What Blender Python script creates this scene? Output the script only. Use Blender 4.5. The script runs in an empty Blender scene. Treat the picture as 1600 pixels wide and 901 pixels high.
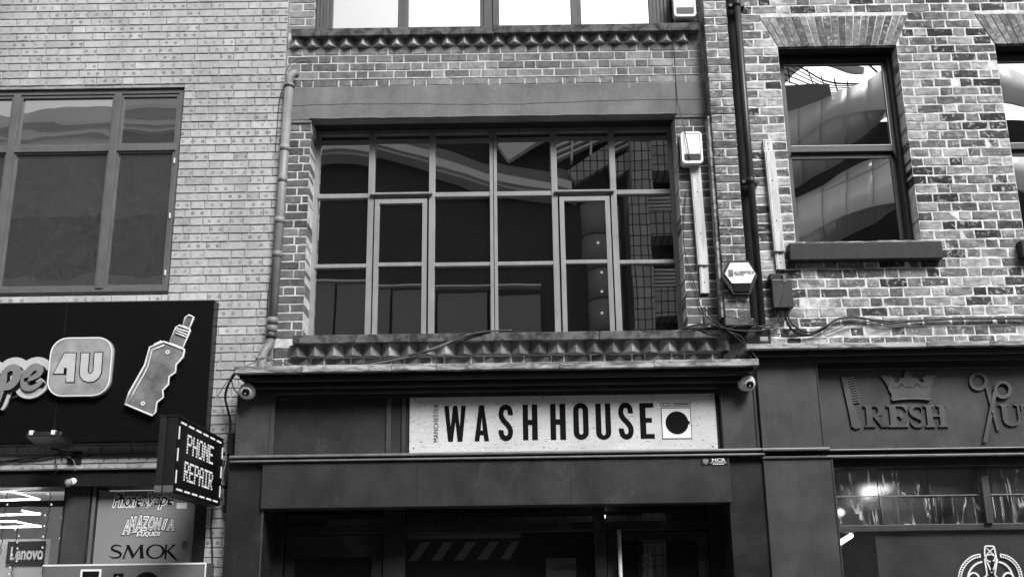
import bpy, bmesh, math, random
from mathutils import Vector, Matrix, Euler
random.seed(11)
S = bpy.context.scene
C = S.collection
rad = math.radians

# ------------------------------------------------------------------ camera
FPX, PITCH, YAW, ROLL = 1650.0, rad(16.2), rad(-.05), rad(-.8)
CAM = Vector((0, -9.0, 1.7))
fw = Vector((math.sin(YAW)*math.cos(PITCH), math.cos(YAW)*math.cos(PITCH), math.sin(PITCH)))
ri = Vector((math.cos(YAW), -math.sin(YAW), 0))
up = ri.cross(fw)
ri2 = ri*math.cos(ROLL) + up*math.sin(ROLL)
up2 = up*math.cos(ROLL) - ri*math.sin(ROLL)
cd = bpy.data.cameras.new('camera')
cam = bpy.data.objects.new('camera', cd)
C.objects.link(cam)
cd.sensor_fit = 'HORIZONTAL'; cd.sensor_width = 36.0
cd.lens = 36.0*FPX/1600.0
cd.clip_start = .05; cd.clip_end = 600
cam.matrix_world = Matrix((ri2, up2, -fw)).transposed().to_4x4()
cam.location = CAM
S.camera = cam

# ------------------------------------------------------------------ light
SUN_AZ, SUN_EL = rad(152), rad(45)          # clockwise from +Y
w = bpy.data.worlds.new('World'); S.world = w; w.use_nodes = True
nt = w.node_tree; nt.nodes.clear()
sky = nt.nodes.new('ShaderNodeTexSky'); sky.sky_type = 'NISHITA'; sky.sun_disc = False
sky.sun_elevation = SUN_EL; sky.sun_rotation = SUN_AZ
sky.air_density = 1.0; sky.dust_density = 4.0; sky.ozone_density = 1.0
bw = nt.nodes.new('ShaderNodeRGBToBW'); bg = nt.nodes.new('ShaderNodeBackground')
out = nt.nodes.new('ShaderNodeOutputWorld')
nt.links.new(sky.outputs[0], bw.inputs[0]); nt.links.new(bw.outputs[0], bg.inputs[0])
nt.links.new(bg.outputs[0], out.inputs[0]); bg.inputs[1].default_value = .058
sl = bpy.data.lights.new('sun', 'SUN'); sl.energy = 1.5; sl.angle = rad(22); sl.color = (1, 1, 1)
so = bpy.data.objects.new('sun', sl); C.objects.link(so)
sd = Vector((math.sin(SUN_AZ)*math.cos(SUN_EL), math.cos(SUN_AZ)*math.cos(SUN_EL), math.sin(SUN_EL)))
so.rotation_euler = sd.to_track_quat('Z', 'Y').to_euler(); so.location = sd*40
S.view_settings.view_transform = 'Standard'; S.view_settings.look = 'None'
S.view_settings.gamma = 1; S.view_settings.exposure = 1.5; S.view_settings.use_curve_mapping = False
S.cycles.max_bounces = 8; S.cycles.glossy_bounces = 5; S.cycles.transparent_max_bounces = 12
S.cycles.use_denoising = True

# ------------------------------------------------------------------ measuring help
def P(x, y, Y=0.0):
    d = ri2*((x-800)/FPX) - up2*((y-450.5)/FPX) + fw
    t = (Y-CAM.y)/d.y
    return CAM.x+d.x*t, CAM.z+d.z*t
def PX(x, y, Y=0.0): return P(x, y, Y)[0]
def PZ(x, y, Y=0.0): return P(x, y, Y)[1]
def proj(X, Y, Z):
    d = Vector((X, Y, Z))-CAM; c = d.dot(fw)
    return 800+FPX*d.dot(ri2)/c, 450.5-FPX*d.dot(up2)/c
def R4(l, t, r, b, Y=0.0):
    mx, my = (l+r)/2, (t+b)/2
    return PX(l, my, Y), PX(r, my, Y), PZ(mx, b, Y), PZ(mx, t, Y)

# ------------------------------------------------------------------ mesh help
def box(bm, x0, x1, y0, y1, z0, z1, bev=0):
    vs = [bm.verts.new((x, y, z)) for x in (x0, x1) for y in (y0, y1) for z in (z0, z1)]
    fs = [bm.faces.new([vs[i] for i in f]) for f in ((0,1,3,2),(4,6,7,5),(0,4,5,1),(2,3,7,6),(0,2,6,4),(1,5,7,3))]
    if bev:
        es = {e for f in fs for e in f.edges}
        bmesh.ops.bevel(bm, geom=list(es), offset=bev, segments=2, affect='EDGES', profile=.6)
def BX(*a, bev=0):
    bm = bmesh.new(); box(bm, *a, bev=bev); return bm
def tube(bm, pts, r, n=8, caps=True):
    pts = [Vector(p) for p in pts]; rings = []
    ref = Vector((.13, .97, .21))
    rr = r if isinstance(r, (list, tuple)) else [r]*len(pts)
    for i, p in enumerate(pts):
        t = (pts[min(i+1, len(pts)-1)]-pts[max(i-1, 0)]).normalized()
        a = t.cross(ref).normalized(); b = t.cross(a)
        rings.append([bm.verts.new(p+(a*math.cos(2*math.pi*k/n)+b*math.sin(2*math.pi*k/n))*rr[i]) for k in range(n)])
    for A, B in zip(rings, rings[1:]):
        for k in range(n):
            bm.faces.new((A[k], A[(k+1) % n], B[(k+1) % n], B[k])).smooth = True
    if caps:
        bm.faces.new(rings[0][::-1]); bm.faces.new(rings[-1])
def TB(pts, r, n=8):
    bm = bmesh.new(); tube(bm, pts, r, n); return bm
def smooth(pts, k=6):
    pts = [Vector(p) for p in pts]; o = []
    for i in range(len(pts)-1):
        p0 = pts[max(i-1, 0)]; p1 = pts[i]; p2 = pts[i+1]; p3 = pts[min(i+2, len(pts)-1)]
        for j in range(k):
            t = j/k
            o.append(.5*((2*p1)+(p2-p0)*t+(2*p0-5*p1+4*p2-p3)*t*t+(3*p1-p0-3*p2+p3)*t**3))
    o.append(pts[-1]); return o
def prism(poly, y0, y1):
    """convex or simple polygon in X,Z, pushed from y0 (front) to y1"""
    bm = bmesh.new()
    a = [bm.verts.new((x, y0, z)) for x, z in poly]; b = [bm.verts.new((x, y1, z)) for x, z in poly]
    bm.faces.new(a); bm.faces.new(b[::-1]); n = len(poly)
    for i in range(n): bm.faces.new((a[i], b[i], b[(i+1) % n], a[(i+1) % n]))
    bmesh.ops.recalc_face_normals(bm, faces=bm.faces[:])
    return bm
def lathe(profile, c, axis, n=20):
    """profile of (radius, distance along axis)"""
    bm = bmesh.new(); ax = Vector(axis).normalized(); a = ax.cross(Vector((0, .1, 1))).normalized(); b = ax.cross(a); c = Vector(c)
    rings = [[bm.verts.new(c+ax*h+(a*math.cos(2*math.pi*k/n)+b*math.sin(2*math.pi*k/n))*r) for k in range(n)] for r, h in profile]
    for A, B in zip(rings, rings[1:]):
        for k in range(n): bm.faces.new((A[k], A[(k+1) % n], B[(k+1) % n], B[k])).smooth = True
    bm.faces.new(rings[0][::-1]); bm.faces.new(rings[-1])
    bmesh.ops.recalc_face_normals(bm, faces=bm.faces[:])
    return bm
def curve_bm(cu):
    o = bpy.data.objects.new('tmp', cu); me = bpy.data.meshes.new_from_object(o)
    bm = bmesh.new(); bm.from_mesh(me)
    bpy.data.objects.remove(o); bpy.data.meshes.remove(me); bpy.data.curves.remove(cu)
    bmesh.ops.remove_doubles(bm, verts=bm.verts[:], dist=1e-6)
    return bm
def shape_bm(splines, depth=.004):
    cu = bpy.data.curves.new('c', 'CURVE'); cu.dimensions = '2D'; cu.fill_mode = 'BOTH'; cu.extrude = .5
    for pts in splines:
        s = cu.splines.new('POLY'); s.points.add(len(pts)-1); s.use_cyclic_u = True
        for q, (x, y) in zip(s.points, pts): q.co = (x, y, 0, 1)
    return curve_bm(cu)
def text_bm(txt, shear=0, offset=0, space=1.0):
    cu = bpy.data.curves.new('t', 'FONT'); cu.body = txt; cu.size = 1; cu.extrude = .5; cu.shear = shear; cu.offset = offset; cu.space_character = space
    cu.resolution_u = 4
    return curve_bm(cu)
def fit(bm, X0, X1, Z0, Z1, yf, depth, rot=0, keep=False, bounds=None):
    """lay a flat x,y shape on the X,Z plane inside a rectangle; front face at yf"""
    if rot: bmesh.ops.rotate(bm, verts=bm.verts[:], cent=(0, 0, 0), matrix=Matrix.Rotation(rot, 3, 'Z'))
    if not keep:
        xs = [v.co.x for v in bm.verts]; ys = [v.co.y for v in bm.verts]
        x0, x1, y0, y1 = min(xs), max(xs), min(ys), max(ys)
    else: x0, x1, y0, y1 = 0, 1, 0, 1
    if bounds: x0, x1, y0, y1 = bounds
    for v in bm.verts:
        x, y, z = v.co
        v.co = (X0+(x-x0)/(x1-x0)*(X1-X0), yf+(depth if z < 0 else 0), Z0+(y-y0)/(y1-y0)*(Z1-Z0))
    bmesh.ops.recalc_face_normals(bm, faces=bm.faces[:])
    return bm
def stroke(pts, wd, closed=False):
    """outline polygon of a polyline with (varying) width"""
    n = len(pts); L, Rr = [], []
    ww = wd if isinstance(wd, (list, tuple)) else [wd]*n
    for i, p in enumerate(pts):
        a = pts[(i-1) % n] if (closed or i > 0) else p; b = pts[(i+1) % n] if (closed or i < n-1) else p
        t = Vector((b[0]-a[0], b[1]-a[1])).normalized(); q = Vector((-t.y, t.x))*ww[i]/2
        L.append((p[0]+q.x, p[1]+q.y)); Rr.append((p[0]-q.x, p[1]-q.y))
    return [L, Rr] if closed else [L+Rr[::-1]]
def sm2(pts, k=5): return [(v.x, v.y) for v in smooth([(a, b, 0) for a, b in pts], k)]

def wloc(o):
    v = Vector((0, 0, 0))
    while o is not None: v += o.location; o = o.parent
    return v
def obj(name, bm, m, parent=None, **props):
    co = [v.co for v in bm.verts]
    lo = Vector([min(c[i] for c in co) for i in range(3)]); hi = Vector([max(c[i] for c in co) for i in range(3)])
    c = (lo+hi)/2
    bmesh.ops.translate(bm, verts=bm.verts[:], vec=-c)
    me = bpy.data.meshes.new(name); bm.to_mesh(me); bm.free()
    me.materials.append(m)
    o = bpy.data.objects.new(name, me); C.objects.link(o)
    o.parent = parent; o.location = c-wloc(parent)
    for k, v in props.items(): o[k] = v
    return o
def thing(name, label, cat, loc, group=None):
    o = bpy.data.objects.new(name, None); C.objects.link(o); o.empty_display_size = .1
    o.location = loc; o['label'] = label; o['category'] = cat
    if group: o['group'] = group
    return o
def tag(o, label, cat, group=None):
    o['label'] = label; o['category'] = cat
    if group: o['group'] = group
    return o

# ------------------------------------------------------------------ materials
class NT:
    def __init__(s, name):
        s.m = bpy.data.materials.new(name); s.m.use_nodes = True; s.t = s.m.node_tree
        s.t.nodes.clear(); s.out = s.n('ShaderNodeOutputMaterial')
    def n(s, typ, **kw):
        o = s.t.nodes.new(typ)
        for k, v in kw.items(): setattr(o, k, v)
        return o
    def l(s, a, b): s.t.links.new(a, b)
    def put(s, sock, v):
        if hasattr(v, 'is_linked') or isinstance(v, bpy.types.NodeSocket): s.l(v, sock)
        else: sock.default_value = v
    def math(s, op, a, b=0.0, c=0.0, clamp=False):
        o = s.n('ShaderNodeMath', operation=op, use_clamp=clamp)
        s.put(o.inputs[0], a); s.put(o.inputs[1], b); s.put(o.inputs[2], c); return o.outputs[0]
    def noise(s, vec, scale, detail=4, rough=.55, dist=0):
        o = s.n('ShaderNodeTexNoise'); s.l(vec, o.inputs['Vector']); o.inputs['Scale'].default_value = scale
        o.inputs['Detail'].default_value = detail; o.inputs['Roughness'].default_value = rough; o.inputs['Distortion'].default_value = dist
        return o.outputs[0]
    def rng(s, v, a, b, c=0.0, d=1.0, smooth=False):
        o = s.n('ShaderNodeMapRange', interpolation_type='SMOOTHSTEP' if smooth else 'LINEAR'); s.put(o.inputs[0], v)
        for i, x in enumerate((a, b, c, d)): s.put(o.inputs[i+1], x)
        return o.outputs[0]
    def mapping(s, vec, sc=(1, 1, 1), rot=(0, 0, 0), loc=(0, 0, 0)):
        o = s.n('ShaderNodeMapping'); s.l(vec, o.inputs[0]); o.inputs['Scale'].default_value = sc; o.inputs['Rotation'].default_value = rot; o.inputs['Location'].default_value = loc
        return o.outputs[0]
    def coords(s):
        tc = s.n('ShaderNodeTexCoord'); oi = s.n('ShaderNodeObjectInfo')
        cmb = s.n('ShaderNodeCombineXYZ')
        for i, k in enumerate((37.1, 61.7, 17.3)): s.l(s.math('MULTIPLY', oi.outputs['Random'], k), cmb.inputs[i])
        v = s.n('ShaderNodeVectorMath', operation='ADD'); s.l(tc.outputs['Object'], v.inputs[0]); s.l(cmb.outputs[0], v.inputs[1])
        s.rand = oi.outputs['Random']; s.tc = tc; s.oi = oi
        return v.outputs[0]
    def grey(s, v):
        o = s.n('ShaderNodeCombineColor'); [s.put(o.inputs[i], v) for i in range(3)]; return o.outputs[0]
    def mix(s, f, a, b):   # scalar mix
        o = s.n('ShaderNodeMix'); o.data_type = 'FLOAT'; o.clamp_factor = True
        s.put(o.inputs[0], f); s.put(o.inputs[2], a); s.put(o.inputs[3], b); return o.outputs[0]
    def bump(s, h, dist, strength=1.0):
        o = s.n('ShaderNodeBump'); s.l(h, o.inputs['Height']); o.inputs['Distance'].default_value = dist; o.inputs['Strength'].default_value = strength
        return o.outputs[0]
    def pbr(s, val, rough=.6, normal=None, spec=.4, metal=0):
        p = s.n('ShaderNodeBsdfPrincipled'); s.l(s.grey(val), p.inputs['Base Color'])
        s.put(p.inputs['Roughness'], rough); p.inputs['Specular IOR Level'].default_value = spec; p.inputs['Metallic'].default_value = metal
        if normal is not None: s.l(normal, p.inputs['Normal'])
        s.l(p.outputs[0], s.out.inputs[0]); return s.m

def M_plain(name, val, rough=.55, var=.18, scale=6, streak=0.0, bump=.0008, spec=.4, metal=0, fine=90, stretch=(1, 1, 1)):
    s = NT(name); v = s.coords(); v2 = s.mapping(v, sc=stretch)
    a = s.noise(v2, scale, 5); f = s.noise(v2, fine, 3)
    x = s.rng(a, .25, .75, 1-var, 1+var)
    x = s.math('MULTIPLY', x, s.rng(f, .2, .8, 1-var*.5, 1+var*.5))
    if streak:
        st = s.noise(s.mapping(v, sc=(30, 30, 1.2)), 1, 4)
        x = s.math('MULTIPLY', x, s.rng(st, .3, .7, 1-streak, 1+streak*.6))
    r = s.rng(a, .2, .8, rough*.85, min(1, rough*1.15))
    return s.pbr(s.math('MULTIPLY', x, val), r, s.bump(f, bump), spec, metal)
def M_worn(name, dark, light, scale=9, thr=.5, rough=.8, bump=.003, stretch=(1, 1, 1), soft=.12):
    s = NT(name); v = s.mapping(s.coords(), sc=stretch)
    a = s.noise(v, scale, 8, .68, .6); f = s.noise(v, 70, 4)
    x = s.mix(s.rng(a, thr-soft, thr+soft, smooth=True), dark, light)
    x = s.math('MULTIPLY', x, s.rng(f, .2, .8, .75, 1.25))
    return s.pbr(x, rough, s.bump(s.math('ADD', a, s.math('MULTIPLY', f, .4)), bump), .25)
def M_paint(name, val, rough=.45):
    """brushed paint on timber: drips, brush marks, scuffs, dust"""
    s = NT(name); v = s.coords()
    a = s.noise(v, 3.5, 6, .6); br_ = s.noise(s.mapping(v, sc=(70, 70, 3)), 1, 4, .6); dr = s.noise(s.mapping(v, sc=(16, 16, .8)), 1, 5, .65)
    sc_ = s.noise(s.mapping(v, sc=(5, 5, 60), rot=(0, .5, 0)), 1, 3, .6); f = s.noise(v, 160, 3)
    x = s.math('MULTIPLY', s.rng(a, .25, .75, .75, 1.28), s.rng(br_, .3, .7, .97, 1.03))
    x = s.math('MULTIPLY', x, s.rng(dr, .3, .7, .93, 1.08))
    x = s.math('MULTIPLY', x, val)
    x = s.mix(s.rng(sc_, .68, .78, 0, .14), x, .2)
    x = s.mix(s.rng(s.noise(v, 45, 5, .7), .64, .72, 0, .4), x, .18)
    x = s.mix(s.rng(s.noise(v, 2.2, 7, .7, .6), .58, .70, 0, .35), x, .11)
    return s.pbr(x, s.rng(a, .2, .8, rough*.7, rough*1.35), s.bump(s.math('ADD', br_, s.math('MULTIPLY', a, .8)), .0012), .45)
def M_emit(name, val, st):
    s = NT(name); e = s.n('ShaderNodeEmission'); e.inputs[0].default_value = (val, val, val, 1); e.inputs[1].default_value = st
    s.l(e.outputs[0], s.out.inputs[0]); return s.m
def M_glass(name, refl, wave=.0, wscale=1.5, rough=.0, tint=.9, dirt=.03, wstretch=(1, 1, 1), gcol=.92):
    s = NT(name); v = s.coords()
    tr = s.n('ShaderNodeBsdfTransparent'); tr.inputs[0].default_value = (tint, tint, tint, 1)
    gl = s.n('ShaderNodeBsdfGlossy'); gl.inputs['Roughness'].default_value = rough; gl.inputs['Color'].default_value = (gcol, gcol, gcol, 1)
    if wave: s.l(s.bump(s.noise(s.mapping(v, sc=wstretch), wscale, 2, .45), wave), gl.inputs['Normal'])
    mx = s.n('ShaderNodeMixShader'); lw = s.n('ShaderNodeLayerWeight'); lw.inputs[0].default_value = .35
    s.put(mx.inputs[0], s.math('ADD', s.math('MULTIPLY', lw.outputs['Facing'], .35), refl, clamp=True))
    s.l(tr.outputs[0], mx.inputs[1]); s.l(gl.outputs[0], mx.inputs[2])
    df = s.n('ShaderNodeBsdfDiffuse'); df.inputs[0].default_value = (.55, .55, .55, 1)
    m2 = s.n('ShaderNodeMixShader'); d = s.noise(s.mapping(v, sc=(1, 1, .7)), 30, 5, .7)
    s.put(m2.inputs[0], s.rng(d, .35, .8, dirt*.7, dirt*1.8)); s.l(mx.outputs[0], m2.inputs[1]); s.l(df.outputs[0], m2.inputs[2])
    s.l(m2.outputs[0], s.out.inputs[0]); return s.m
def M_brick(name, kind, stuff):
    s = NT(name); v = s.coords()
    at = s.n('ShaderNodeAttribute', attribute_name='tone', attribute_type='GEOMETRY' if stuff else 'OBJECT')
    tone = at.outputs['Fac']
    rnd = s.math('FRACT', s.math('MULTIPLY', tone, 977.31))
    if stuff:
        cmb = s.n('ShaderNodeCombineXYZ'); s.l(s.math('MULTIPLY', rnd, 50.0), cmb.inputs[0])
        vv = s.n('ShaderNodeVectorMath', operation='ADD'); s.l(v, vv.inputs[0]); s.l(cmb.outputs[0], vv.inputs[1]); v = vv.outputs[0]
    big = s.noise(v, 14, 5, .6); mid = s.noise(v, 38, 5, .65, .4); fine = s.noise(v, 130, 3)
    if kind == 'pale':
        uv = s.n('ShaderNodeUVMap'); sp = s.n('ShaderNodeSeparateXYZ'); s.l(uv.outputs[0], sp.inputs[0])
        warp = s.math('MULTIPLY', s.math('SUBTRACT', mid, .5), .02)
        off = s.rng(rnd, 0, 1, -.02, .02)
        dx = s.math('SUBTRACT', s.math('ABSOLUTE', s.math('ADD', sp.outputs[0], off)), .042)
        dx = s.math('ADD', dx, warp); dz = s.math('SUBTRACT', sp.outputs[1], s.math('MULTIPLY', warp, .8))
        d = s.math('SQRT', s.math('ADD', s.math('MULTIPLY', dx, dx), s.math('MULTIPLY', dz, dz)))
        disc = s.rng(d, .011, .020, 1, 0, True); core = s.rng(d, .003, .009, .45, 0, True)
        amt = s.math('FRACT', s.math('MULTIPLY', rnd, 7.3)); amt = s.rng(amt, .15, 1, 0, .62)
        stain = s.math('MULTIPLY', s.math('SUBTRACT', disc, core), amt)
        x = s.math('MULTIPLY', tone, s.rng(big, .25, .75, .86, 1.14))
        x = s.math('MULTIPLY', x, s.rng(mid, .3, .72, .88, 1.10))
        x = s.math('MULTIPLY', x, s.math('SUBTRACT', 1.0, stain))
        x = s.math('MULTIPLY', x, s.rng(fine, .2, .8, .92, 1.08)); bd = .0015
    elif kind == 'band':
        x = s.math('MULTIPLY', tone, s.rng(big, .25, .75, .65, 1.3))
        x = s.math('MULTIPLY', x, s.rng(mid, .3, .7, .78, 1.22))
        x = s.mix(s.rng(mid, .60, .75, 0, .45), x, .30)
        x = s.math('MULTIPLY', x, s.rng(fine, .2, .8, .85, 1.15)); bd = .003
    else:
        st = s.noise(s.mapping(v, sc=(8, 8, 30)), 1, 5, .6)
        x = s.math('MULTIPLY', tone, s.rng(big, .25, .75, .55, 1.4))
        x = s.math('MULTIPLY', x, s.rng(st, .3, .7, .58, 1.42))
        x = s.mix(s.rng(s.noise(v, 21, 6, .7, .6), .54, .64, 0, .7, True), x, .55)
        x = s.mix(s.rng(s.noise(v, 60, 4, .7), .60, .70, 0, .6, True), x, .05)
        x = s.math('MULTIPLY', x, s.rng(fine, .2, .8, .82, 1.18)); bd = .004
    geo = s.n('ShaderNodeNewGeometry'); w1 = s.noise(geo.outputs['Position'], .9, 4, .6); w2 = s.noise(s.mapping(geo.outputs['Position'], sc=(3.2, 3.2, .5)), 1, 4, .6)
    k_ = {'pale': .15, 'band': .3, 'mottled': .3}[kind]
    x = s.math('MULTIPLY', x, s.rng(w1, .3, .7, 1-k_, 1+k_)); x = s.math('MULTIPLY', x, s.rng(w2, .3, .7, 1-k_*.8, 1+k_*.6))
    h = s.math('ADD', mid, s.math('MULTIPLY', fine, .5))
    return s.pbr(x, .85, s.bump(h, bd), .2)

m_bp, m_bps = M_brick('pale_brick', 'pale', False), M_brick('pale_brick_mass', 'pale', True)
m_bb, m_bbs = M_brick('stock_brick', 'band', False), M_brick('stock_brick_mass', 'band', True)
m_br, m_brs = M_brick('mottled_brick', 'mottled', False), M_brick('mottled_brick_mass', 'mottled', True)
m_mort_l = M_plain('grey_mortar', .30, .9, .4, 12, bump=.002)
m_mort_m = M_plain('pale_mortar', .52, .9, .4, 12, bump=.002)
m_mort_r = M_plain('white_mortar', .62, .9, .45, 12, bump=.002)
s = NT('lintel_concrete'); v = s.coords()
a_ = s.noise(v, 3.2, 7, .62, .4); b_ = s.noise(s.mapping(v, sc=(5, 5, .9)), 1, 5, .6); c_ = s.noise(v, 9, 7, .7, .8); f_ = s.noise(v, 90, 3)
x_ = s.math('MULTIPLY', s.rng(a_, .25, .75, .115, .205), s.rng(b_, .3, .7, .82, 1.2))
x_ = s.mix(s.rng(c_, .64, .70, 0, .8, True), x_, .30); x_ = s.mix(s.rng(s.noise(v, 6, 8, .75, .5), .66, .70, 0, .8, True), x_, .03)
x_ = s.math('MULTIPLY', x_, s.rng(f_, .2, .8, .88, 1.12)); m_lintel = s.pbr(x_, .8, s.bump(s.math('ADD', c_, s.math('MULTIPLY', f_, .3)), .004), .25)
m_sill = M_worn('weathered_stone', .03, .13, 9, .5)
m_dsill = M_plain('dark_sill_paint', .012, .6, .5, 9, streak=.3, bump=.002)
m_lead = M_worn('weathered_lead', .10, .46, 7, .5, .6, stretch=(.6, 2, 3))
m_paint = M_paint('charcoal_paint', .027, .42)
m_paint2 = M_paint('slate_paint', .050, .45)
m_paint3 = M_paint('darker_charcoal_paint', .017, .4)
m_ledge = M_plain('moulding_highlight_paint', .15, .35, .35, 7, bump=.0006, spec=.6)  # lighter paint puts the highlights of moulding edges into the colour
m_black = M_plain('black_paint', .009, .45, .2, 5, bump=.0004)
m_blackgl = M_worn('black_acrylic', .004, .022, 5, .70, .35, .0003, soft=.08)  # paler specks: dust plus a faint glare painted in
m_wood = M_plain('aged_frame_timber', .085, .6, .3, 8, streak=.35, bump=.0015)
m_frame = M_plain('grey_window_paint', .26, .5, .15, 6, streak=.12, bump=.0006)
m_frame_l = M_plain('metal_window_frame', .115, .45, .15, 6, streak=.12, bump=.0006)
m_pipe = M_plain('grey_pipe_paint', .22, .5, .25, 5, streak=.3, bump=.001)
m_dpipe = M_plain('black_pipe_paint', .03, .4, .3, 5, bump=.001)
m_white = M_plain('white_plastic', .80, .4, .1, 5, streak=.08, bump=.0003)
m_offw = M_plain('bright_white_print', .8, .6, .05, 5, bump=.0002)
m_batten = M_worn('bare_softwood', .30, .68, 3, .40, .7, .002, stretch=(9, 9, .8), soft=.25)
m_cable = M_plain('cable_rubber', .02, .5, .3, 20)
m_cable2 = M_plain('pale_cable', .13, .5, .3, 20)
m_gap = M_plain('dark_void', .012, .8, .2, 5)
m_room = M_plain('dim_room', .05, .8, .2, 2)
m_blind = M_plain('roller_blind', .85, .8, .05, 2)
m_print = M_plain('black_print', .006, .85, .2, 5, bump=.0002, spec=.12)
m_gprint = M_plain('grey_print', .2, .6, .15, 5, bump=.0002)
m_poster = M_plain('grey_poster', .23, .5, .08, 3, bump=.0003)
m_glass = M_glass('window_glass', .60, .0009, 1.2, tint=.55, dirt=.006)
m_glass_l = M_glass('rolled_window_glass', .58, .0030, 1.5, tint=.5, dirt=.05, wstretch=(.7, 1, 1.2))
m_glass_s = M_glass('sash_window_glass', .64, .0012, 1.2, tint=.5, dirt=.004, gcol=.88)
m_glass_t = M_glass('upper_window_glass', .72, .001, 1.0, tint=.95, dirt=.01, gcol=.98)
m_shop = M_glass('shop_window_glass', .06, .001, 1.2, tint=.9, dirt=.006)
m_shop2 = M_glass('clear_shop_glass', .02, .001, 1.2, tint=.97, dirt=.004)

# ------------------------------------------------------------------ setting
def struct(name, bm, m): o = obj(name, bm, m); o['kind'] = 'structure'; return o
m_asph = M_plain('asphalt', .05, .9, .25, 3, bump=.004); m_pave = M_plain('paving', .22, .85, .2, 4, bump=.002)
struct('ground', BX(-120, 120, -160, 60, -.30, -.16), M_plain('ground_earth', .12, .9, .2, 1))
struct('road', BX(-60, 60, -12.5, -4.0, -.16, -.12), m_asph)
struct('pavement', BX(-60, 60, -3.998, .6, -.158, 0), m_pave)
struct('far_pavement', BX(-60, 60, -16.0, -12.502, -.158, 0), m_pave)

# ------------------------------------------------------------------ bricks
def brick_verts(L, H, depth, jit, ch, rnd):
    """ring of 8, chamfer ring, back ring; front at y=0, depth to +y"""
    hx, hz = L/2, H/2
    base = [(-hx, -hz), (-hx/3, -hz), (hx/3, -hz), (hx, -hz), (hx, hz), (hx/3, hz), (-hx/3, hz), (-hx, hz)]
    o = [(x+rnd.uniform(-jit, jit), z+rnd.uniform(-jit, jit)) for x, z in base]
    tilt = rnd.uniform(-1, 1)*jit*.5
    inn = []
    for x, z in o:
        inn.append((x-math.copysign(ch, x) if abs(x) > hx*.6 else x, z-math.copysign(ch, z)))
    vs = [(x, tilt*(1 if x > 0 else -1), z) for x, z in inn]+[(x, ch*1.2, z) for x, z in o]+[(x, depth, z) for x, z in o]
    fs = [tuple(range(8))]
    for k in range(8):
        j = (k+1) % 8
        fs.append((k, 8+k, 8+j, j)); fs.append((8+k, 16+k, 16+j, 8+j))
    return vs, fs
_cache = {}
def brick_mesh(L, H, depth, jit, ch, mat, var):
    key = (round(L, 3), round(H, 3), mat.name, var)
    if key in _cache: return _cache[key]
    rnd = random.Random(hash((key[0], key[1], var)) & 0xffff)
    vs, fs = brick_verts(key[0], key[1], depth, jit, ch, rnd)
    me = bpy.data.meshes.new('brick'); me.from_pydata(vs, [], fs); me.materials.append(mat)
    uv = me.uv_layers.new(name='UVMap')
    for lp in me.loops: c = me.vertices[lp.vertex_index].co; uv.data[lp.index].uv = (c.x, c.z)
    _cache[key] = me; return me
def flemish(X0, X1, Z0, n, course, L, H, joint, phase, openings, rnd):
    res = []
    for k in range(n):
        z0 = Z0+k*course; zc = z0+course/2
        iv = [(X0, X1)]
        for (a, b, c, d) in openings:
            if c-.01 < zc < d+.01 and a < b:
                nv = []
                for p, q in iv:
                    if b <= p or a >= q: nv.append((p, q)); continue
                    if a > p: nv.append((p, a))
                    if b < q: nv.append((b, q))
                iv = nv
        x = X0-phase-(L+H)*2+((L+H)/2 if k % 2 else 0)+rnd.uniform(-.012, .012); i = 0; segs = {}
        while x < X1:
            ln = L if i % 2 == 0 else H
            ln2 = ln+rnd.uniform(-.006, .006)
            for ii, (p, q) in enumerate(iv):
                a, b = max(x, p), min(x+ln2, q)
                if b-a < .004: continue
                segs.setdefault(ii, []).append([a, b])
            x += ln2; i += 1
        for lst in segs.values():
            if len(lst) > 1 and lst[0][1]-lst[0][0] < .06: lst[1][0] = lst[0][0]; lst.pop(0)
            if len(lst) > 1 and lst[-1][1]-lst[-1][0] < .06: lst[-2][1] = lst[-1][1]; lst.pop()
            for a, b in lst:
                if b-a > .03: res.append(((a+b)/2, zc, b-a-joint, course-joint))
    return res
def lay(wall, bricks, yface, mats, tonef, depth=.1, jit=.0015, ch=.003, hidden=(), cap=300, rnd=random):
    """the bricks that show largest become parts, the rest one mass"""
    seen, rest = [], []
    for b in bricks:
        px, py = proj(b[0], yface, b[1]); vis = -15 < px < 1615 and -8 < py < 908
        if vis and any(h[0] < b[0]-b[2]*.45 and b[0]+b[2]*.45 < h[1] and h[2] < b[1] < h[3] for h in hidden): vis = False
        (seen if vis else rest).append(b)
    seen.sort(key=lambda b: -b[2]*b[3])
    rest += seen[cap:]; seen = seen[:cap]
    wl = wloc(wall)
    for b in seen:
        q = round(b[2]/.006)*.006
        me = brick_mesh(q, b[3], depth, jit, ch, mats[0], rnd.randrange(5))
        o = bpy.data.objects.new('brick', me); C.objects.link(o); o.parent = wall
        o.location = Vector((b[0], yface+rnd.uniform(-.0015, .0025), b[1]))-wl
        o['tone'] = tonef(rnd)
    if rest:
        vs, fs, tn, uvs = [], [], [], []
        for b in rest:
            v, f = brick_verts(b[2], b[3], depth, jit, ch, rnd); n = len(vs); y = yface+rnd.uniform(-.0015, .0025)
            vs += [(x+b[0], yy+y, z+b[1]) for x, yy, z in v]; uvs += [(x, z) for x, yy, z in v]; t = tonef(rnd); tn += [t]*len(v)
            fs += [tuple(i+n for i in q) for q in f]
        me = bpy.data.meshes.new('brick_mass'); me.from_pydata([Vector(v)-wl for v in vs], [], fs); me.materials.append(mats[1])
        at = me.attributes.new('tone', 'FLOAT', 'POINT'); at.data.foreach_set('value', tn)
        uv = me.uv_layers.new(name='UVMap')
        for lp in me.loops: uv.data[lp.index].uv = uvs[lp.vertex_index]
        o = bpy.data.objects.new('brickwork', me); C.objects.link(o); o.parent = wall; o['kind'] = 'stuff'
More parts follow.
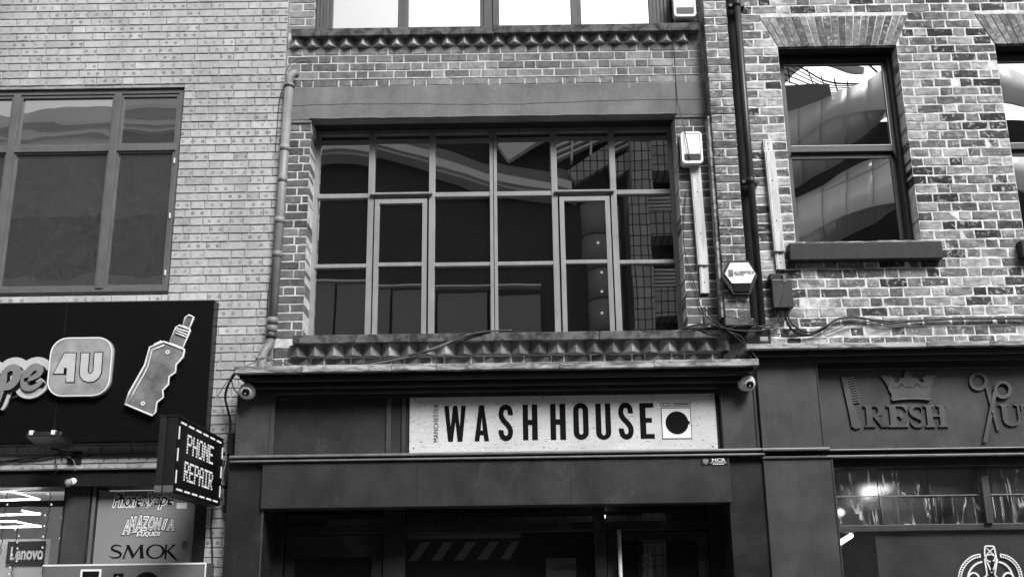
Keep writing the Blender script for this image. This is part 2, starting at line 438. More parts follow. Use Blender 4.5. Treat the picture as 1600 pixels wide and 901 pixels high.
def wall_bm(X0, X1, Z0, Z1, y0, y1, openings):
    """a slab with rectangular openings and their reveals"""
    xs = sorted({X0, X1, *[v for o in openings for v in o[:2] if X0 < v < X1]}); zs = sorted({Z0, Z1, *[v for o in openings for v in o[2:] if Z0 < v < Z1]})
    nx, nz = len(xs)-1, len(zs)-1
    def solid(i, k):
        if i < 0 or k < 0 or i >= nx or k >= nz: return False
        x, z = (xs[i]+xs[i+1])/2, (zs[k]+zs[k+1])/2
        return not any(a < x < b and c < z < d for a, b, c, d in openings)
    bm = bmesh.new(); vc = {}
    def V(x, y, z):
        if (x, y, z) not in vc: vc[(x, y, z)] = bm.verts.new((x, y, z))
        return vc[(x, y, z)]
    for i in range(nx):
        for k in range(nz):
            if not solid(i, k): continue
            a, b, c, d = xs[i], xs[i+1], zs[k], zs[k+1]
            bm.faces.new((V(a, y0, c), V(b, y0, c), V(b, y0, d), V(a, y0, d)))
            bm.faces.new((V(a, y1, d), V(b, y1, d), V(b, y1, c), V(a, y1, c)))
            if not solid(i-1, k): bm.faces.new((V(a, y1, c), V(a, y0, c), V(a, y0, d), V(a, y1, d)))
            if not solid(i+1, k): bm.faces.new((V(b, y0, c), V(b, y1, c), V(b, y1, d), V(b, y0, d)))
            if not solid(i, k-1): bm.faces.new((V(a, y1, c), V(b, y1, c), V(b, y0, c), V(a, y0, c)))
            if not solid(i, k+1): bm.faces.new((V(a, y0, d), V(b, y0, d), V(b, y1, d), V(a, y1, d)))
    return bm
def room(name, parent, X0, X1, Z0, Z1, y0, y1, m):
    """five inner faces as a thick-walled open box behind an opening"""
    bm = bmesh.new(); t = .03
    box(bm, X0-t, X1+t, y1, y1+t, Z0-t, Z1+t)
    box(bm, X0-t, X0, y0, y1-.0005, Z0-t, Z1+t); box(bm, X1, X1+t, y0, y1-.0005, Z0-t, Z1+t)
    box(bm, X0+.0005, X1-.0005, y0, y1-.0005, Z0-t, Z0); box(bm, X0+.0005, X1-.0005, y0, y1-.0005, Z1, Z1+t)
    return obj(name, bm, m, parent)
def pane(parent, X0, X1, Z0, Z1, y, m, tilt=0.0, th=.004, name='pane'):
    o = obj(name, BX(X0, X1, y, y+th, Z0, Z1), m, parent)
    if tilt: o.rotation_euler = (random.uniform(-tilt, tilt), 0, random.uniform(-tilt, tilt))
    return o

YL, YM, YP, YR = -.06, 0.0, -.17, -.02
XLM = PX(448, 60, YL)                # left building ends here
XMP = PX(1099, 100, YM)              # bay ends, pier begins
XP1 = PX(1142, 100, YP)              # pier ends
TOP = 9.2

# ================================================================== LEFT BUILDING
bl = thing('brick_building', 'pale brick building with a wide grey metal window above the black vape sign', 'building', ((-9+XLM)/2, .15, 0))
wx0, wx1, wz0, wz1 = PX(-220, 290, YL), R4(0, 134, 275, 457, YL)[1], PZ(130, 457, YL), PZ(130, 138, YL)
shopx = PX(322, 800, YL); shopz = PZ(160, 733, YL)
o_l = [(wx0, wx1, wz0, wz1), (-8.2, shopx, -1, shopz)]
def grow(os, g=.004): return [(a-g, b+g, c-g, d+g) for a, b, c, d in os]
wall_l = obj('wall', wall_bm(-9, XLM, 0, TOP, YL+.010, .3, grow(o_l)), m_mort_l, bl)
sgX0, sgX1, sgZ0, sgZ1 = -5.6, PX(328.5, 567, -.2), PZ(160, 689, -.2), PZ(160, 472, -.2)
rnd = random.Random(3)
bk = flemish(-9, XLM, .0, int(TOP/.0782), .0782, .240, .118, .009, .05, o_l, rnd)
bk = [b for b in bk if not (sgX0 < b[0]-b[2]/2 and b[0]+b[2]/2 < PX(322, 567, YL) and sgZ0+.1 < b[1] < sgZ1-.12)]
lay(wall_l, bk, YL, (m_bp, m_bps), lambda r: r.gauss(.43, .03), jit=.0016, rnd=rnd)
# window
wl = obj('window', wall_bm(wx0, wx1, wz0, wz1, YL+.035, YL+.10, [(wx0+.05, wx1-.05, wz0+.05, wz1-.045)]), m_frame_l, bl)
def bar(name, parent, m, x0, x1, y0, y1, z0, z1, bev=.004): return obj(name, BX(x0, x1, y0, y1, z0, z1, bev=bev), m, parent)
zt = PZ(140, 233, YL+.05)
mul = [PX(172, 290, YL+.05), PX(11, 290, YL+.05), PX(-160, 290, YL+.05)]
bar('transom', wl, m_frame_l, wx0+.04, wx1-.04, YL+.03, YL+.095, zt-.03, zt+.03)
for x in mul: bar('mullion', wl, m_frame_l, x-.034, x+.034, YL+.026, YL+.098, wz0+.045, wz1-.04)
xs = [wx1-.02]+mul
for i in range(3):
    for za, zb in ((wz0+.03, zt), (zt, wz1-.03)):
        x1, x0 = xs[i]-.03, xs[i+1]+.03
        b2 = obj('sash_frame', wall_bm(x0, x1, za+.022, zb-.022, YL+.045, YL+.085, [(x0+.022, x1-.022, za+.05, zb-.045)]), m_frame_l, wl)
        pane(wl, x0+.015, x1-.015, za+.035, zb-.035, YL+.068, m_glass_l, rad(.35))
for zz in (.35, .62): bar('hinge', wl, m_white, wx1-.052, wx1-.040, YL+.024, YL+.046, wz0+(wz1-wz0)*zz, wz0+(wz1-wz0)*zz+.05, .002)
for zz in (.08,): bar('hinge', wl, m_white, wx1-.052, wx1-.040, YL+.024, YL+.046, wz0+(wz1-wz0)*zz, wz0+(wz1-wz0)*zz+.05, .002)
room('window_room', bl, wx0, wx1, wz0, wz1, YL+.12, 2.2, m_room)
# sill strip and brick ledge
bar('window_sill', bl, m_dsill, wx0-.02, wx1+.005, YL-.03, YL+.09, wz0-.035, wz0-.0005, .003)
lg = obj('ledge', BX(wx0-.02, wx1+.02, YL-.055, YL-.002, wz0-.125, wz0-.045), m_mort_l, bl)
x = wx0
while x < wx1:
    ln = rnd.choice((.22, .11, .22)); e = min(x+ln, wx1+.018)
    if e-x > .04:
        o = bpy.data.objects.new('brick', brick_mesh(round((e-x-.008)/.006)*.006, .066, .05, .0015, .003, m_bp, rnd.randrange(3))); C.objects.link(o)
        o.parent = lg; o.location = Vector(((x+e)/2, YL-.063, wz0-.085))-wloc(lg); o['tone'] = rnd.gauss(.46, .03)
    x += ln

# ================================================================== MIDDLE BUILDING
bmid = thing('brick_building', 'narrow brick bay with concrete lintel and big gridded window above the signboard', 'building', ((XLM+XMP)/2, .15, 0))
ox0, ox1, oz0, oz1 = R4(480.5, 184.5, 1064.5, 522, YM)
oz0 = PZ(770, 519, -.125)
tx0, tx1, tz0 = PX(492, 20, YM), PX(1050, 20, YM), PZ(770, 40.5, -.095)
shz = PZ(770, 566, YM)
linZ0, linZ1 = PZ(470, 193, YM), PZ(770, 133, YM)
o_m = [(ox0, ox1, oz0, oz1+.09), (tx0, tx1, tz0, TOP-.4), (XLM-1, XMP+1, -1, shz-.08)]
tz_d1, tz_d0 = PZ(770, 52.5, -.095), PZ(770, 71, YM)     # upper dogtooth band
bz_d1, bz_d0 = PZ(770, 532, -.125), PZ(770, 554.5, YM-.02)     # lower dogtooth band
wall_m = obj('wall', wall_bm(XLM+.001, XMP+.12, shz-.08, TOP, YM+.005, .34, grow(o_m)), m_mort_m, bmid)
rnd = random.Random(5)
tone_m = lambda r: max(.07, r.gauss(.20, .045))
bk = []
# brick groups: piers beside the upper window, band above the lintel, piers beside the big window, row under the lower dogtooth
cm = .0788
nb = 5; ztop = tz_d0-.001; zbot = linZ1+.004; cb = (ztop-zbot)/nb
bk += flemish(XLM, XMP, zbot, nb, cb, .237, .115, .010, .11, [], rnd)
npier = round((linZ0-oz0)/cm); cp_ = (linZ0-.004-oz0)/npier
jb_ = flemish(XLM, ox0, oz0, npier, cp_, .20, .10, .010, .0, [], rnd)
jb_ += flemish(ox1, XMP, oz0, npier, cp_, .205, .105, .010, .02, [], rnd)
bk += flemish(XLM, tx0, tz0+.012, 24, cm, .20, .10, .010, .0, [], rnd)
bk += flemish(tx1, XMP, tz0+.012, 24, cm, .20, .10, .010, .0, [], rnd)
lowb = flemish(XLM, XMP+.115, bz_d0-2*cm, 2, cm, .237, .115, .010, .07, [], rnd)
lowb += flemish(XLM, PX(457, 545, YM), bz_d0, 1, bz_d1-bz_d0, .2, .1, .01, .03, [], rnd)
low_z = bz_d1
lay(wall_m, lowb, YM, (m_bb, m_bbs), lambda r: max(.05, r.gauss(.11, .03)), depth=.2, jit=.003, ch=.005, rnd=rnd)
lay(wall_m, jb_, YM, (m_bb, m_bbs), lambda r: max(.05, r.gauss(.125, .035)), depth=.235, jit=.003, ch=.005, rnd=rnd)
lay(wall_m, bk, YM, (m_bb, m_bbs), tone_m, depth=.235, jit=.0025, ch=.004, rnd=rnd)
# one course sits proud above the lintel with a dark bed joint
bar('string_course', bmid, m_mort_m, XLM+.002, XMP, YM-.004, YM+.004, zbot+cb-.006, zbot+cb+.004, .001)
# dogtooth courses
def dogtooth(z0, z1, pxs, py, yb, parent, m, name='dogtooth_brick', tn=.24):
    h = z1-z0; s = .112
    for i, px in enumerate(pxs):
        bm = bmesh.new(); box(bm, -s/2, s/2, -s/2, s/2, -h/2, h/2, bev=.0015)
        for v in bm.verts: v.co += Vector((rnd.uniform(-.0025, .0025), rnd.uniform(-.0025, .0025), rnd.uniform(-.0025, .0025)))
        bmesh.ops.rotate(bm, verts=bm.verts[:], cent=(0, 0, 0), matrix=Matrix.Rotation(rad(45+rnd.uniform(-4, 4)), 3, 'Z'))
        X = PX(px, py, yb); bmesh.ops.translate(bm, verts=bm.verts[:], vec=(X, yb+.002, (z0+z1)/2+rnd.uniform(-.003, .003)))
        o = obj(name, bm, m, parent); o['tone'] = max(.05, rnd.gauss(tn, .05))
dogtooth(tz_d0+.001, tz_d1+.003, [464+26.15*i for i in range(24)], 62, YM+.010, wall_m, m_bb, tn=.46)
dogtooth(bz_d0+.001, bz_d1+.003, [466+28.9*i for i in range(24)], 545, YM-.018, wall_m, m_bb, tn=.21)
# sills
xs1 = PX(1093, 45, -.1); xs0 = PX(455, 45, -.1); xm = PX(770, 45, -.1)
for a, b, d in ((xs0, xm-.004, 0), (xm+.004, xs1, .012)):
    bar('window_sill', bmid, m_sill, a, b, -.095-d*.3, .30, PZ(770, 52.5, -.095)+d*.3, PZ(770, 40.5, -.095)+d*.3-.001, .006)
xs0, xs1 = PX(457, 526, -.125), PX(1143, 526, -.125); k = 0; x = xs0
for frac in (.0, .27, .46, .70, 1.0):
    if frac:
        e = xs0+(xs1-xs0)*frac; bar('window_sill', bmid, m_sill, x, e-.005, -.125, .34, PZ(770, 532, -.125), PZ(770, 519, -.125)-.001, .006); x = e
# lintel
ln_ = bmesh.new()
box(ln_, XLM+.03, XMP-.002, -.016, .10, oz1, linZ1, bev=.008)
lint = obj('lintel', ln_, m_lintel, bmid)
bar('lintel_end', lint, m_lintel, XLM+.035, ox0-.002, -.014, .09, linZ0, oz1-.0005, .006)
bar('lintel_end', lint, m_lintel, ox1+.002, XMP-.006, -.014, .09, linZ0, oz1-.0005, .006)
obj('soffit_shade_board', BX(ox0+.001, ox1-.001, .101, .30, oz1+.003, linZ1-.05), m_gap, lint)  # near-black board paints in the shade under the window head
zc = PZ(770, 161, -.02); pts = []                      # rusting bed crack along the lintel
for i in range(60):
    t = i/59; pts.append((XLM+.06+(XMP-XLM-.12)*t, -.0165, zc+.012*math.sin(t*9)+rnd.uniform(-.004, .004)))
obj('crack', TB(pts, .0022, 4), m_dsill, lint)
pts = [(ox0-.02+(ox1-ox0+.04)*i/40, -.018, oz1+.012+rnd.uniform(-.003, .003)) for i in range(41)]
obj('drip_edge', TB(pts, .007, 6), m_lintel, lint)
# the big window
YF = .245
wm = obj('window', wall_bm(ox0-.02, ox1+.02, oz0+.0, oz1+.02, YF, YF+.06, [(ox0+.036, ox1-.034, oz0+.015, oz1-.035)]), m_frame, bmid)
vx = [PX(v, 360, YF) for v in (578.5, 674.5, 771.5, 868, 961)]
hz = [PZ(775, v, YF) for v in (303, 412)]
for i, x in enumerate(vx):
    hw = .034 if i == 2 else .028
    if i == 2:
        bar('mullion', wm, m_frame, x-hw, x-.003, YF-.015, YF+.055, oz0+.012, oz1-.03); bar('mullion', wm, m_frame, x+.003, x+hw, YF-.012, YF+.055, oz0+.012, oz1-.03)
    else: bar('mullion', wm, m_frame, x-hw, x+hw, YF-.012, YF+.055, oz0+.012, oz1-.03)
colx = [ox0+.03]+vx+[ox1-.028]; gz = [oz0+.012]+hz[::-1]+[oz1-.03]
for c in range(6):
    xa, xb = colx[c]+(.03 if c else .008), colx[c+1]-(.03 if c < 5 else .008)
    opening = c in (1, 4)
    zs_ = [gz[0], gz[1], gz[2], gz[3]]
    bar('glazing_bar', wm, m_frame, xa-.012, xb+.012, YF-.006, YF+.05, gz[2]-.022, gz[2]+.022)
    pane(wm, xa-.01, xb+.01, gz[2]+.01, gz[3]+.01, YF+.03, m_glass, rad(.35))
    if opening:
        bar('drip_rail', wm, m_frame, xa-.035, xb+.035, YF-.05, YF-.0125, gz[2]-.006, gz[2]+.012, .003)
        ca = obj('casement', wall_bm(xa+.012, xb-.012, gz[0]+.01, gz[2]-.05, YF-.035, YF+.01, [(xa+.055, xb-.055, gz[0]+.06, gz[2]-.092)]), m_frame, wm)
        bar('glazing_bar', ca, m_frame, xa+.05, xb-.05, YF-.03, YF+.008, gz[1]-.018, gz[1]+.018)
        pane(ca, xa+.045, xb-.045, gz[1], gz[2]-.08, YF-.01, m_glass, rad(.25)); pane(ca, xa+.045, xb-.045, gz[0]+.05, gz[1]-.0005, YF-.01, m_glass, rad(.25))
    else:
        bar('glazing_bar', wm, m_frame, xa-.012, xb+.012, YF-.006, YF+.05, gz[1]-.018, gz[1]+.018)
        pane(wm, xa-.01, xb+.01, gz[1]+.01, gz[2]-.01, YF+.03, m_glass, rad(.3)); pane(wm, xa-.01, xb+.01, gz[0]-.005, gz[1]-.01, YF+.03, m_glass, rad(.3))
room('window_room', bmid, ox0-.01, ox1+.01, oz0, oz1, YF+.07, 3.0, m_gap)
# upper window
TY = .06; tzt = TOP-.42
wt = obj('window', wall_bm(tx0, tx1, tz0+.03, tzt, TY, TY+.07, [(tx0+.16, tx1-.21, tz0+.045, tzt-.1)]), m_wood, bmid)
for k in range(5): bar('frame_moulding', wt, m_wood, tx0+.012+k*.03, tx0+.03+k*.03, TY-.016+k*.003, TY-.0005, tz0+.031, tzt-.05, .003)
for k in range(5): bar('frame_moulding', wt, m_wood, tx1-.03-k*.036, tx1-.012-k*.036, TY-.016+k*.003, TY-.0005, tz0+.031, tzt-.05, .003)
for a, b in ((622, 638), (750, 780), (892, 908)):
    xa, xb = PX(a, 20, TY), PX(b, 20, TY)
    bar('mullion', wt, m_wood, xa, xb, TY-.012, TY+.065, tz0+.03, tzt-.09)
    if b-a > 20:
        bar('frame_moulding', wt, m_wood, xa+.04, xa+.05, TY-.026, TY-.013, tz0+.03, tzt-.09, .002); bar('frame_moulding', wt, m_wood, xb-.06, xb-.045, TY-.03, TY-.013, tz0+.03, tzt-.09, .002)
ex = [PX(v, 20, TY) for v in (518, 623, 637, 751, 779, 893, 907, 1014)]
for k in range(4):
    pane(wt, ex[2*k], ex[2*k+1], tz0+.04, tzt-.095, TY+.03, m_glass_t)
    obj('blind', BX(ex[2*k]-.02, ex[2*k+1]+.02, TY+.085, TY+.09, tz0+.032, tzt-.1), m_blind, wt)
room('window_room', bmid, tx0, tx1, tz0+.03, tzt, TY+.10, 2.4, m_room)

# ================================================================== RIGHT BUILDING
br = thing('brick_building', 'mottled brick building with tall sash windows above the barber shopfront', 'building', (6.0, .15, 0))
rx0, rx1, rz0, rz1 = R4(1230, 72, 1420, 377, YR)
r2x0 = PX(1580, 230, YR); r2x1 = r2x0+(rx1-rx0)
rsh = PZ(1400, 540, YR)
o_r = [(rx0, rx1, rz0, rz1), (r2x0, r2x1, rz0, rz1), (XP1-.5, 9.5, -1, rsh)]
ah = PZ(1300, 24, YR)-rz1
arch_op = []
for a, b in ((rx0, rx1), (r2x0, r2x1)):
    for k in range(8):
        e = .145*(k+.5)/8
        arch_op.append((a-e, b+e, rz1+ah*k/8, rz1+ah*(k+1)/8-.02))
RWX = PX(1157.5, 100, YR)
wall_r = obj('wall', wall_bm(RWX, 9.5, rsh-.05, TOP, YR+.004, .34, grow(o_r)), m_mort_r, br)
rnd = random.Random(8)
def tone_r(r):
    t = r.random()
    return r.uniform(.035, .07) if t < .17 else (r.uniform(.10, .18) if t < .50 else r.uniform(.18, .44))
cr = .0882
bk = flemish(RWX+.002, 9.5, rz1-int((rz1-rsh)/cr+1)*cr, int((TOP-rsh)/cr)+1, cr, .243, .122, .0095, .03, o_r+arch_op, rnd)
lay(wall_r, bk, YR, (m_br, m_brs), tone_r, depth=.165, jit=.0045, ch=.006, rnd=rnd)
# flat arches of rubbed bricks
for a, b in ((rx0, rx1), (r2x0, r2x1)):
    n = 19; ext = .155
    for i in range(n):
        g = .0055
        f0, f1 = i/n, (i+1)/n
        xb0, xb1 = a+(b-a)*f0+g/2, a+(b-a)*f1-g/2
        xt0, xt1 = a-ext+(b-a+2*ext)*f0+g, a-ext+(b-a+2*ext)*f1-g
        zb, zt_ = rz1+.002, rz1+ah-.012
        j = lambda: rnd.uniform(-.0025, .0025)
        o = obj('arch_brick', prism([(xb0+j(), zb), (xb1+j(), zb), (xt1+j(), zt_+j()), (xt0+j(), zt_+j())], YR-.002+rnd.uniform(-.002, .002), YR+.11), m_br, wall_r)
        o['tone'] = rnd.uniform(.10, .26)
# sash windows
def sash(x0, x1):
    Y0 = YR+.17
    wn = obj('window', wall_bm(x0-.02, x1+.02, rz0-.01, rz1+.02, Y0, Y0+.09, [(x0+.05, x1-.05, rz0+.02, rz1-.05)]), m_paint2, br)
    bar('architrave', wn, m_paint2, x0+.012, x0+.03, Y0-.02, Y0-.0005, rz0, rz1, .003)
    bar('architrave', wn, m_paint2, x1-.045, x1-.02, Y0-.02, Y0-.0005, rz0, rz1, .003)
    zm = PZ(1310, 231, Y0)
    up_ = obj('upper_sash', wall_bm(x0+.045, x1-.045, zm-.03, rz1-.045, Y0+.012, Y0+.05, [(x0+.085, x1-.085, zm+.03, rz1-.095)]), m_paint2, wn)
    pane(up_, x0+.08, x1-.08, zm+.025, rz1-.09, Y0+.028, m_glass_s, rad(.2))
    bar('glazing_bead', up_, m_white, x1-.091, x1-.086, Y0+.009, Y0+.0118, zm+.03, rz1-.095, .001)
    bar('glazing_bead', up_, m_white, x0+.086, x1-.09, Y0+.009, Y0+.0118, zm+.026, zm+.031, .001)
    bar('glazing_bead', up_, m_white, x0+.086, x1-.09, Y0+.009, Y0+.0118, rz1-.098, rz1-.093, .001)
    lo = obj('lower_sash', wall_bm(x0+.05, x1-.05, rz0+.012, zm-.028, Y0+.052, Y0+.085, [(x0+.09, x1-.10, rz0+.065, zm-.085)]), m_paint2, wn)
    pane(lo, x0+.085, x1-.095, rz0+.06, zm-.08, Y0+.066, m_glass_s, rad(.2))
    for s_, xx in ((1, x0+.05), (-1, x1-.05)):
        hp = prism([(xx, zm-.03), (xx+s_*.03, zm-.03), (xx+s_*.026, zm-.06), (xx+s_*.012, zm-.075), (xx+s_*.010, zm-.095), (xx, zm-.10)], Y0+.011, Y0+.048)
        obj('sash_horn', hp, m_paint3, up_)
    bar('soffit_shade_lining', wn, m_black, x0+.002, x1-.002, YR+.012, Y0-.031, rz1-.014, rz1-.002, .002)  # black strip painting the soffit shade over the arch undersides
    bar('frame_head', wn, m_black, x0+.001, x1-.001, Y0-.03, Y0-.001, rz1-.05, rz1-.002, .003)
    room('window_room', br, x0, x1, rz0, rz1, Y0+.10, 2.4, m_gap)
    return wn
sash(rx0, rx1); sash(r2x0, r2x1)
sx0, sx1, sz0, sz1 = R4(1233, 379, 1472, 405.5, -.1)
for dx in (0, r2x0-rx0): bar('window_sill', br, m_dsill, sx0+dx, sx1+dx, -.12, YR+.16, sz0, sz1, .008)

# the pier between the two buildings
pz0 = PZ(1155, 497, YP)
pier = thing('brick_pier', 'slim projecting brick pier carrying the hexagonal alarm box', 'pier', ((XMP+XP1)/2, 0, pz0))
px0 = XMP+.002
pw = obj('wall', BX(px0+.004, XP1-.004, YP+.006, YM-.001, pz0, TOP), m_mort_r, pier)
rnd = random.Random(21)
n = int((TOP-pz0)/.0835); bk = []
for k in range(n):
    zc_ = pz0+.0835*(k+.5); W = XP1-px0
    if k % 2: bk.append(((px0+XP1)/2, zc_, W, .074))
    else:
        c_ = px0+W*rnd.uniform(.46, .54); bk.append(((px0+c_)/2-.002, zc_, c_-px0-.006, .074)); bk.append(((c_+XP1)/2+.002, zc_, XP1-c_-.006, .074))
lay(pw, bk, YP, (m_br, m_brs), lambda r: r.uniform(.10, .27), depth=.16, jit=.003, ch=.005, rnd=rnd)
obj('gap_shade_board', BX(XP1-.02, RWX+.05, .02, .06, pz0-.2, TOP), m_gap, br)  # dark board paints the shadow in the slot behind the drainpipe
bar('base_stone', pier, m_sill, px0-.01, XP1+.01, YP-.03, YM-.001, pz0-.07, pz0-.001, .008)
bar('dark_infill', pier, m_dsill, XMP-.02, RWX+.06, -.05, .018, shz-.07, pz0-.0705, .004)  # dark block closing the gap below the pier
# thin pale return strip between window jamb bricks and pier
bar('render_strip', pier, m_lead, px0-.028, px0+.001, YP+.03, YM-.0055, pz0+.02, linZ0-.05, .004)

# ================================================================== WASHHOUSE SHOPFRONT
YS = -.20
shp = thing('shopfront', 'dark painted timber shopfront framing the pale laundry signboard', 'shopfront', ((PX(372, 650, YS)+PX(1185, 650, YS))/2, -.2, 0))
c0, c1 = PX(366, 573, -.52), PX(1187, 573, -.52)
cz0, cz1 = PZ(776, 576.5, -.52), PZ(776, 566, -.52)
xx = c0; rnd = random.Random(4)
for f in (.13, .30, .385, .62, .80, 1.0):
    e = c0+(c1-c0)*f
    bar('capping', shp, m_lead, xx, e-.003, -.52+rnd.uniform(-.004, .004), .0, cz0+rnd.uniform(-.003, .003), cz1+rnd.uniform(-.004, .004), .006); xx = e
bar('cornice', shp, m_black, c0+.03, c1-.03, -.46, -.002, cz0-.04, cz0-.004, .01)
bar('cornice', shp, m_black, c0+.04, c1-.04, -.34, -.004, cz0-.085, cz0-.0405, .012)
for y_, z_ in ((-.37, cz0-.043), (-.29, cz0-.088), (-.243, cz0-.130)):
    bar('cornice_highlight', shp, m_ledge, c0+.06, c1-.06, y_, y_+.02, z_-.004, z_+.0045, .002)  # thin pale strips painting the highlight lines of the cornice mouldings
f0x, f1x = PX(374, 650, -.26), PX(1190, 650, -.26)
zled = PZ(776, 706, -.30)          # top of the ledge moulding
bar('cornice', shp, m_paint3, c0+.05, c1-.05, -.275, -.006, cz0-.125, cz0-.0855, .008)
# fascia backing
bar('fascia_panel', shp, m_paint, f0x+.01, f1x-.01, YS, -.01, zled-.02, cz0-.1255, 0)
pz1 = cz0-.126
def pil(l, r, y=-.245):
    x0, x1 = PX(l, 650, y), PX(r, 650, y)
    o = bar('pilaster', shp, m_paint2, x0, x1, y, YS-.0005, zled, pz1, .004)
    bar('pilaster_bead', o, m_paint2, x1-.035, x1-.012, y-.012, y-.0003, zled, pz1-.001, .004)
    bar('pilaster_bead', o, m_paint2, x0+.006, x0+.02, y-.01, y-.0003, zled, pz1-.001, .004)
pil(369, 429); pil(1126, 1186)
bar('fascia_trim', shp, m_paint3, PX(432, 620, -.22), PX(1124, 620, -.22), -.235, YS-.0005, pz1-.045, pz1-.002, .006)
for a, b in ((604, 611), (628, 634)): bar('fascia_trim', shp, m_paint2, PX(a, 660, YS), PX(b, 660, YS), YS-.02, YS-.0005, zled, pz1-.046, .003)
# ledge moulding above the shutter box
zb_ = PZ(776, 714, -.3)
l0, l1 = PX(359, 710, -.31), PX(1196, 710, -.31)
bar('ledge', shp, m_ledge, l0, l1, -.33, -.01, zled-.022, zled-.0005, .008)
bar('ledge', shp, m_black, l0+.02, l1-.02, -.29, -.012, zb_+.002, zled-.0225, .003)
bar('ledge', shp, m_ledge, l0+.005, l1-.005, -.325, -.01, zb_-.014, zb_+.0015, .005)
# shutter box
sb0, sb1 = PX(409, 755, -.30), PX(1142, 755, -.30); sbz = PZ(776, 789, -.30)
bar('shutter_box', shp, m_paint, sb0, sb1, -.30, -.012, sbz, zb_-.0145, .004)
for k_ in range(5): obj('bolt', lathe([(.007, 0), (.006, .004), (.002, .006)], (sb0+.08+(sb1-sb0-.16)*k_/4, -.3005, sbz+.03), (0, -1, 0), 8), m_paint2, shp)
for f_ in (.33, .66): obj('panel_joint', BX(sb0+(sb1-sb0)*f_-.0015, sb0+(sb1-sb0)*f_+.0015, -.3015, -.3003, sbz+.004, zb_-.02), m_black, shp)
# lower pilasters
la0, la1 = PX(352, 820, -.26), PX(411, 820, -.26); ra0, ra1 = PX(1142, 820, -.26), PX(1207, 820, -.26)
for a, b in ((la0, la1), (ra0, ra1)):
    o = bar('pilaster', shp, m_paint3, a, b, -.26, .25, .25, zb_-.0145, .004)
    bar('pilaster_base', o, m_paint3, a-.02, b+.02, -.285, .25, .0, .2495, .006)
    bar('pilaster_bead', o, m_paint2, b-.014, b-.002, -.268, -.2605, .255, zb_-.02, .003)
# recessed glazing
YG = .22
ri0, ri1 = la1+.0005, ra0-.0005
bar('soffit', shp, m_black, ri0, ri1, -.29, 1.6, sbz+.03, sbz+.08, 0)
gl_z = sbz+.029
fr = [(PX(l, 850, YG), PX(r, 850, YG)) for l, r in ((418, 445), (600, 634), (928, 946), (1108, 1142))]
for a, b in fr: bar('post', shp, m_paint3, a, b, YG-.05, YG+.08, 0, gl_z, .006)
ztr0, ztr1 = PZ(776, 831, YG), PZ(776, 817, YG)
bar('transom', shp, m_paint3, fr[0][0]+.01, fr[-1][1]-.01, YG-.045, YG+.075, ztr0, ztr1, .005)
bar('stall_riser', shp, m_paint3, fr[1][0]+.01, fr[2][1]-.01, YG-.04, YG+.07, .0, .55, .005)
m_tile = NT('glazed_tile'); v_ = m_tile.coords()
_b = m_tile.n('ShaderNodeTexBrick'); m_tile.l(m_tile.mapping(m_tile.tc.outputs['Object'], rot=(math.pi/2, 0, 0)), _b.inputs[0])
_b.inputs['Scale'].default_value = 1; _b.inputs['Brick Width'].default_value = .2; _b.inputs['Row Height'].default_value = .1; _b.inputs['Mortar Size'].default_value = .004
_b.inputs['Color1'].default_value = (.2, .2, .2, 1); _b.inputs['Color2'].default_value = (.16, .16, .16, 1); _b.inputs['Mortar'].default_value = (.03, .03, .03, 1)
_p = m_tile.n('ShaderNodeBsdfPrincipled'); m_tile.l(_b.outputs[0], _p.inputs['Base Color']); _p.inputs['Roughness'].default_value = .2; m_tile.l(_p.outputs[0], m_tile.out.inputs[0])
m_tile = m_tile.m
for (a, b) in ((fr[0][1], fr[1][0]), (fr[1][1], fr[2][0]), (fr[2][1], fr[3][0])):
    pane(shp, a-.005, b+.005, ztr1-.005, gl_z-.03, YG+.02, m_shop)
pane(shp, fr[1][1]-.005, fr[2][0]+.005, .545, ztr0+.005, YG+.02, m_shop)
for (a, b), zt2 in (((fr[0][1], fr[1][0]), 868), ((fr[2][1], fr[3][0]), 848)):
    dz = PZ(700, zt2, YG)
    d = obj('door', wall_bm(a+.01, b-.01, .02, ztr0-.01, YG-.01, YG+.035, [(a+.09, b-.10, .3, dz)]), m_paint3, shp)
    pane(d, a+.085, b-.095, .295, dz+.005, YG+.01, m_shop)
hx = PX(968, 860, YG-.06); hz1 = PZ(968, 828, YG-.06)
dh = obj('door_handle', TB([(hx, YG-.075, .75), (hx, YG-.075, hz1-.03)], .016, 12), m_offw, shp)
obj('handle_cap', TB([(hx, YG-.075, hz1-.028), (hx, YG-.075, hz1+.01)], .017, 12), m_frame, dh)
for z in (.95, hz1-.12): obj('handle_fixing', TB([(hx, YG-.07, z), (hx, YG-.012, z)], .008, 8), m_frame, dh)
room('shop_room', shp, ri0, ri1, .0, gl_z-.0, YG+.09, 3.6, m_gap)
obj('reflected_tile_strip', BX(ri0+.3, ri1-.3, 1.0, 1.08, gl_z-.17, gl_z-.03), m_tile, shp)  # tile strip stands in for a reflection in the transom glass
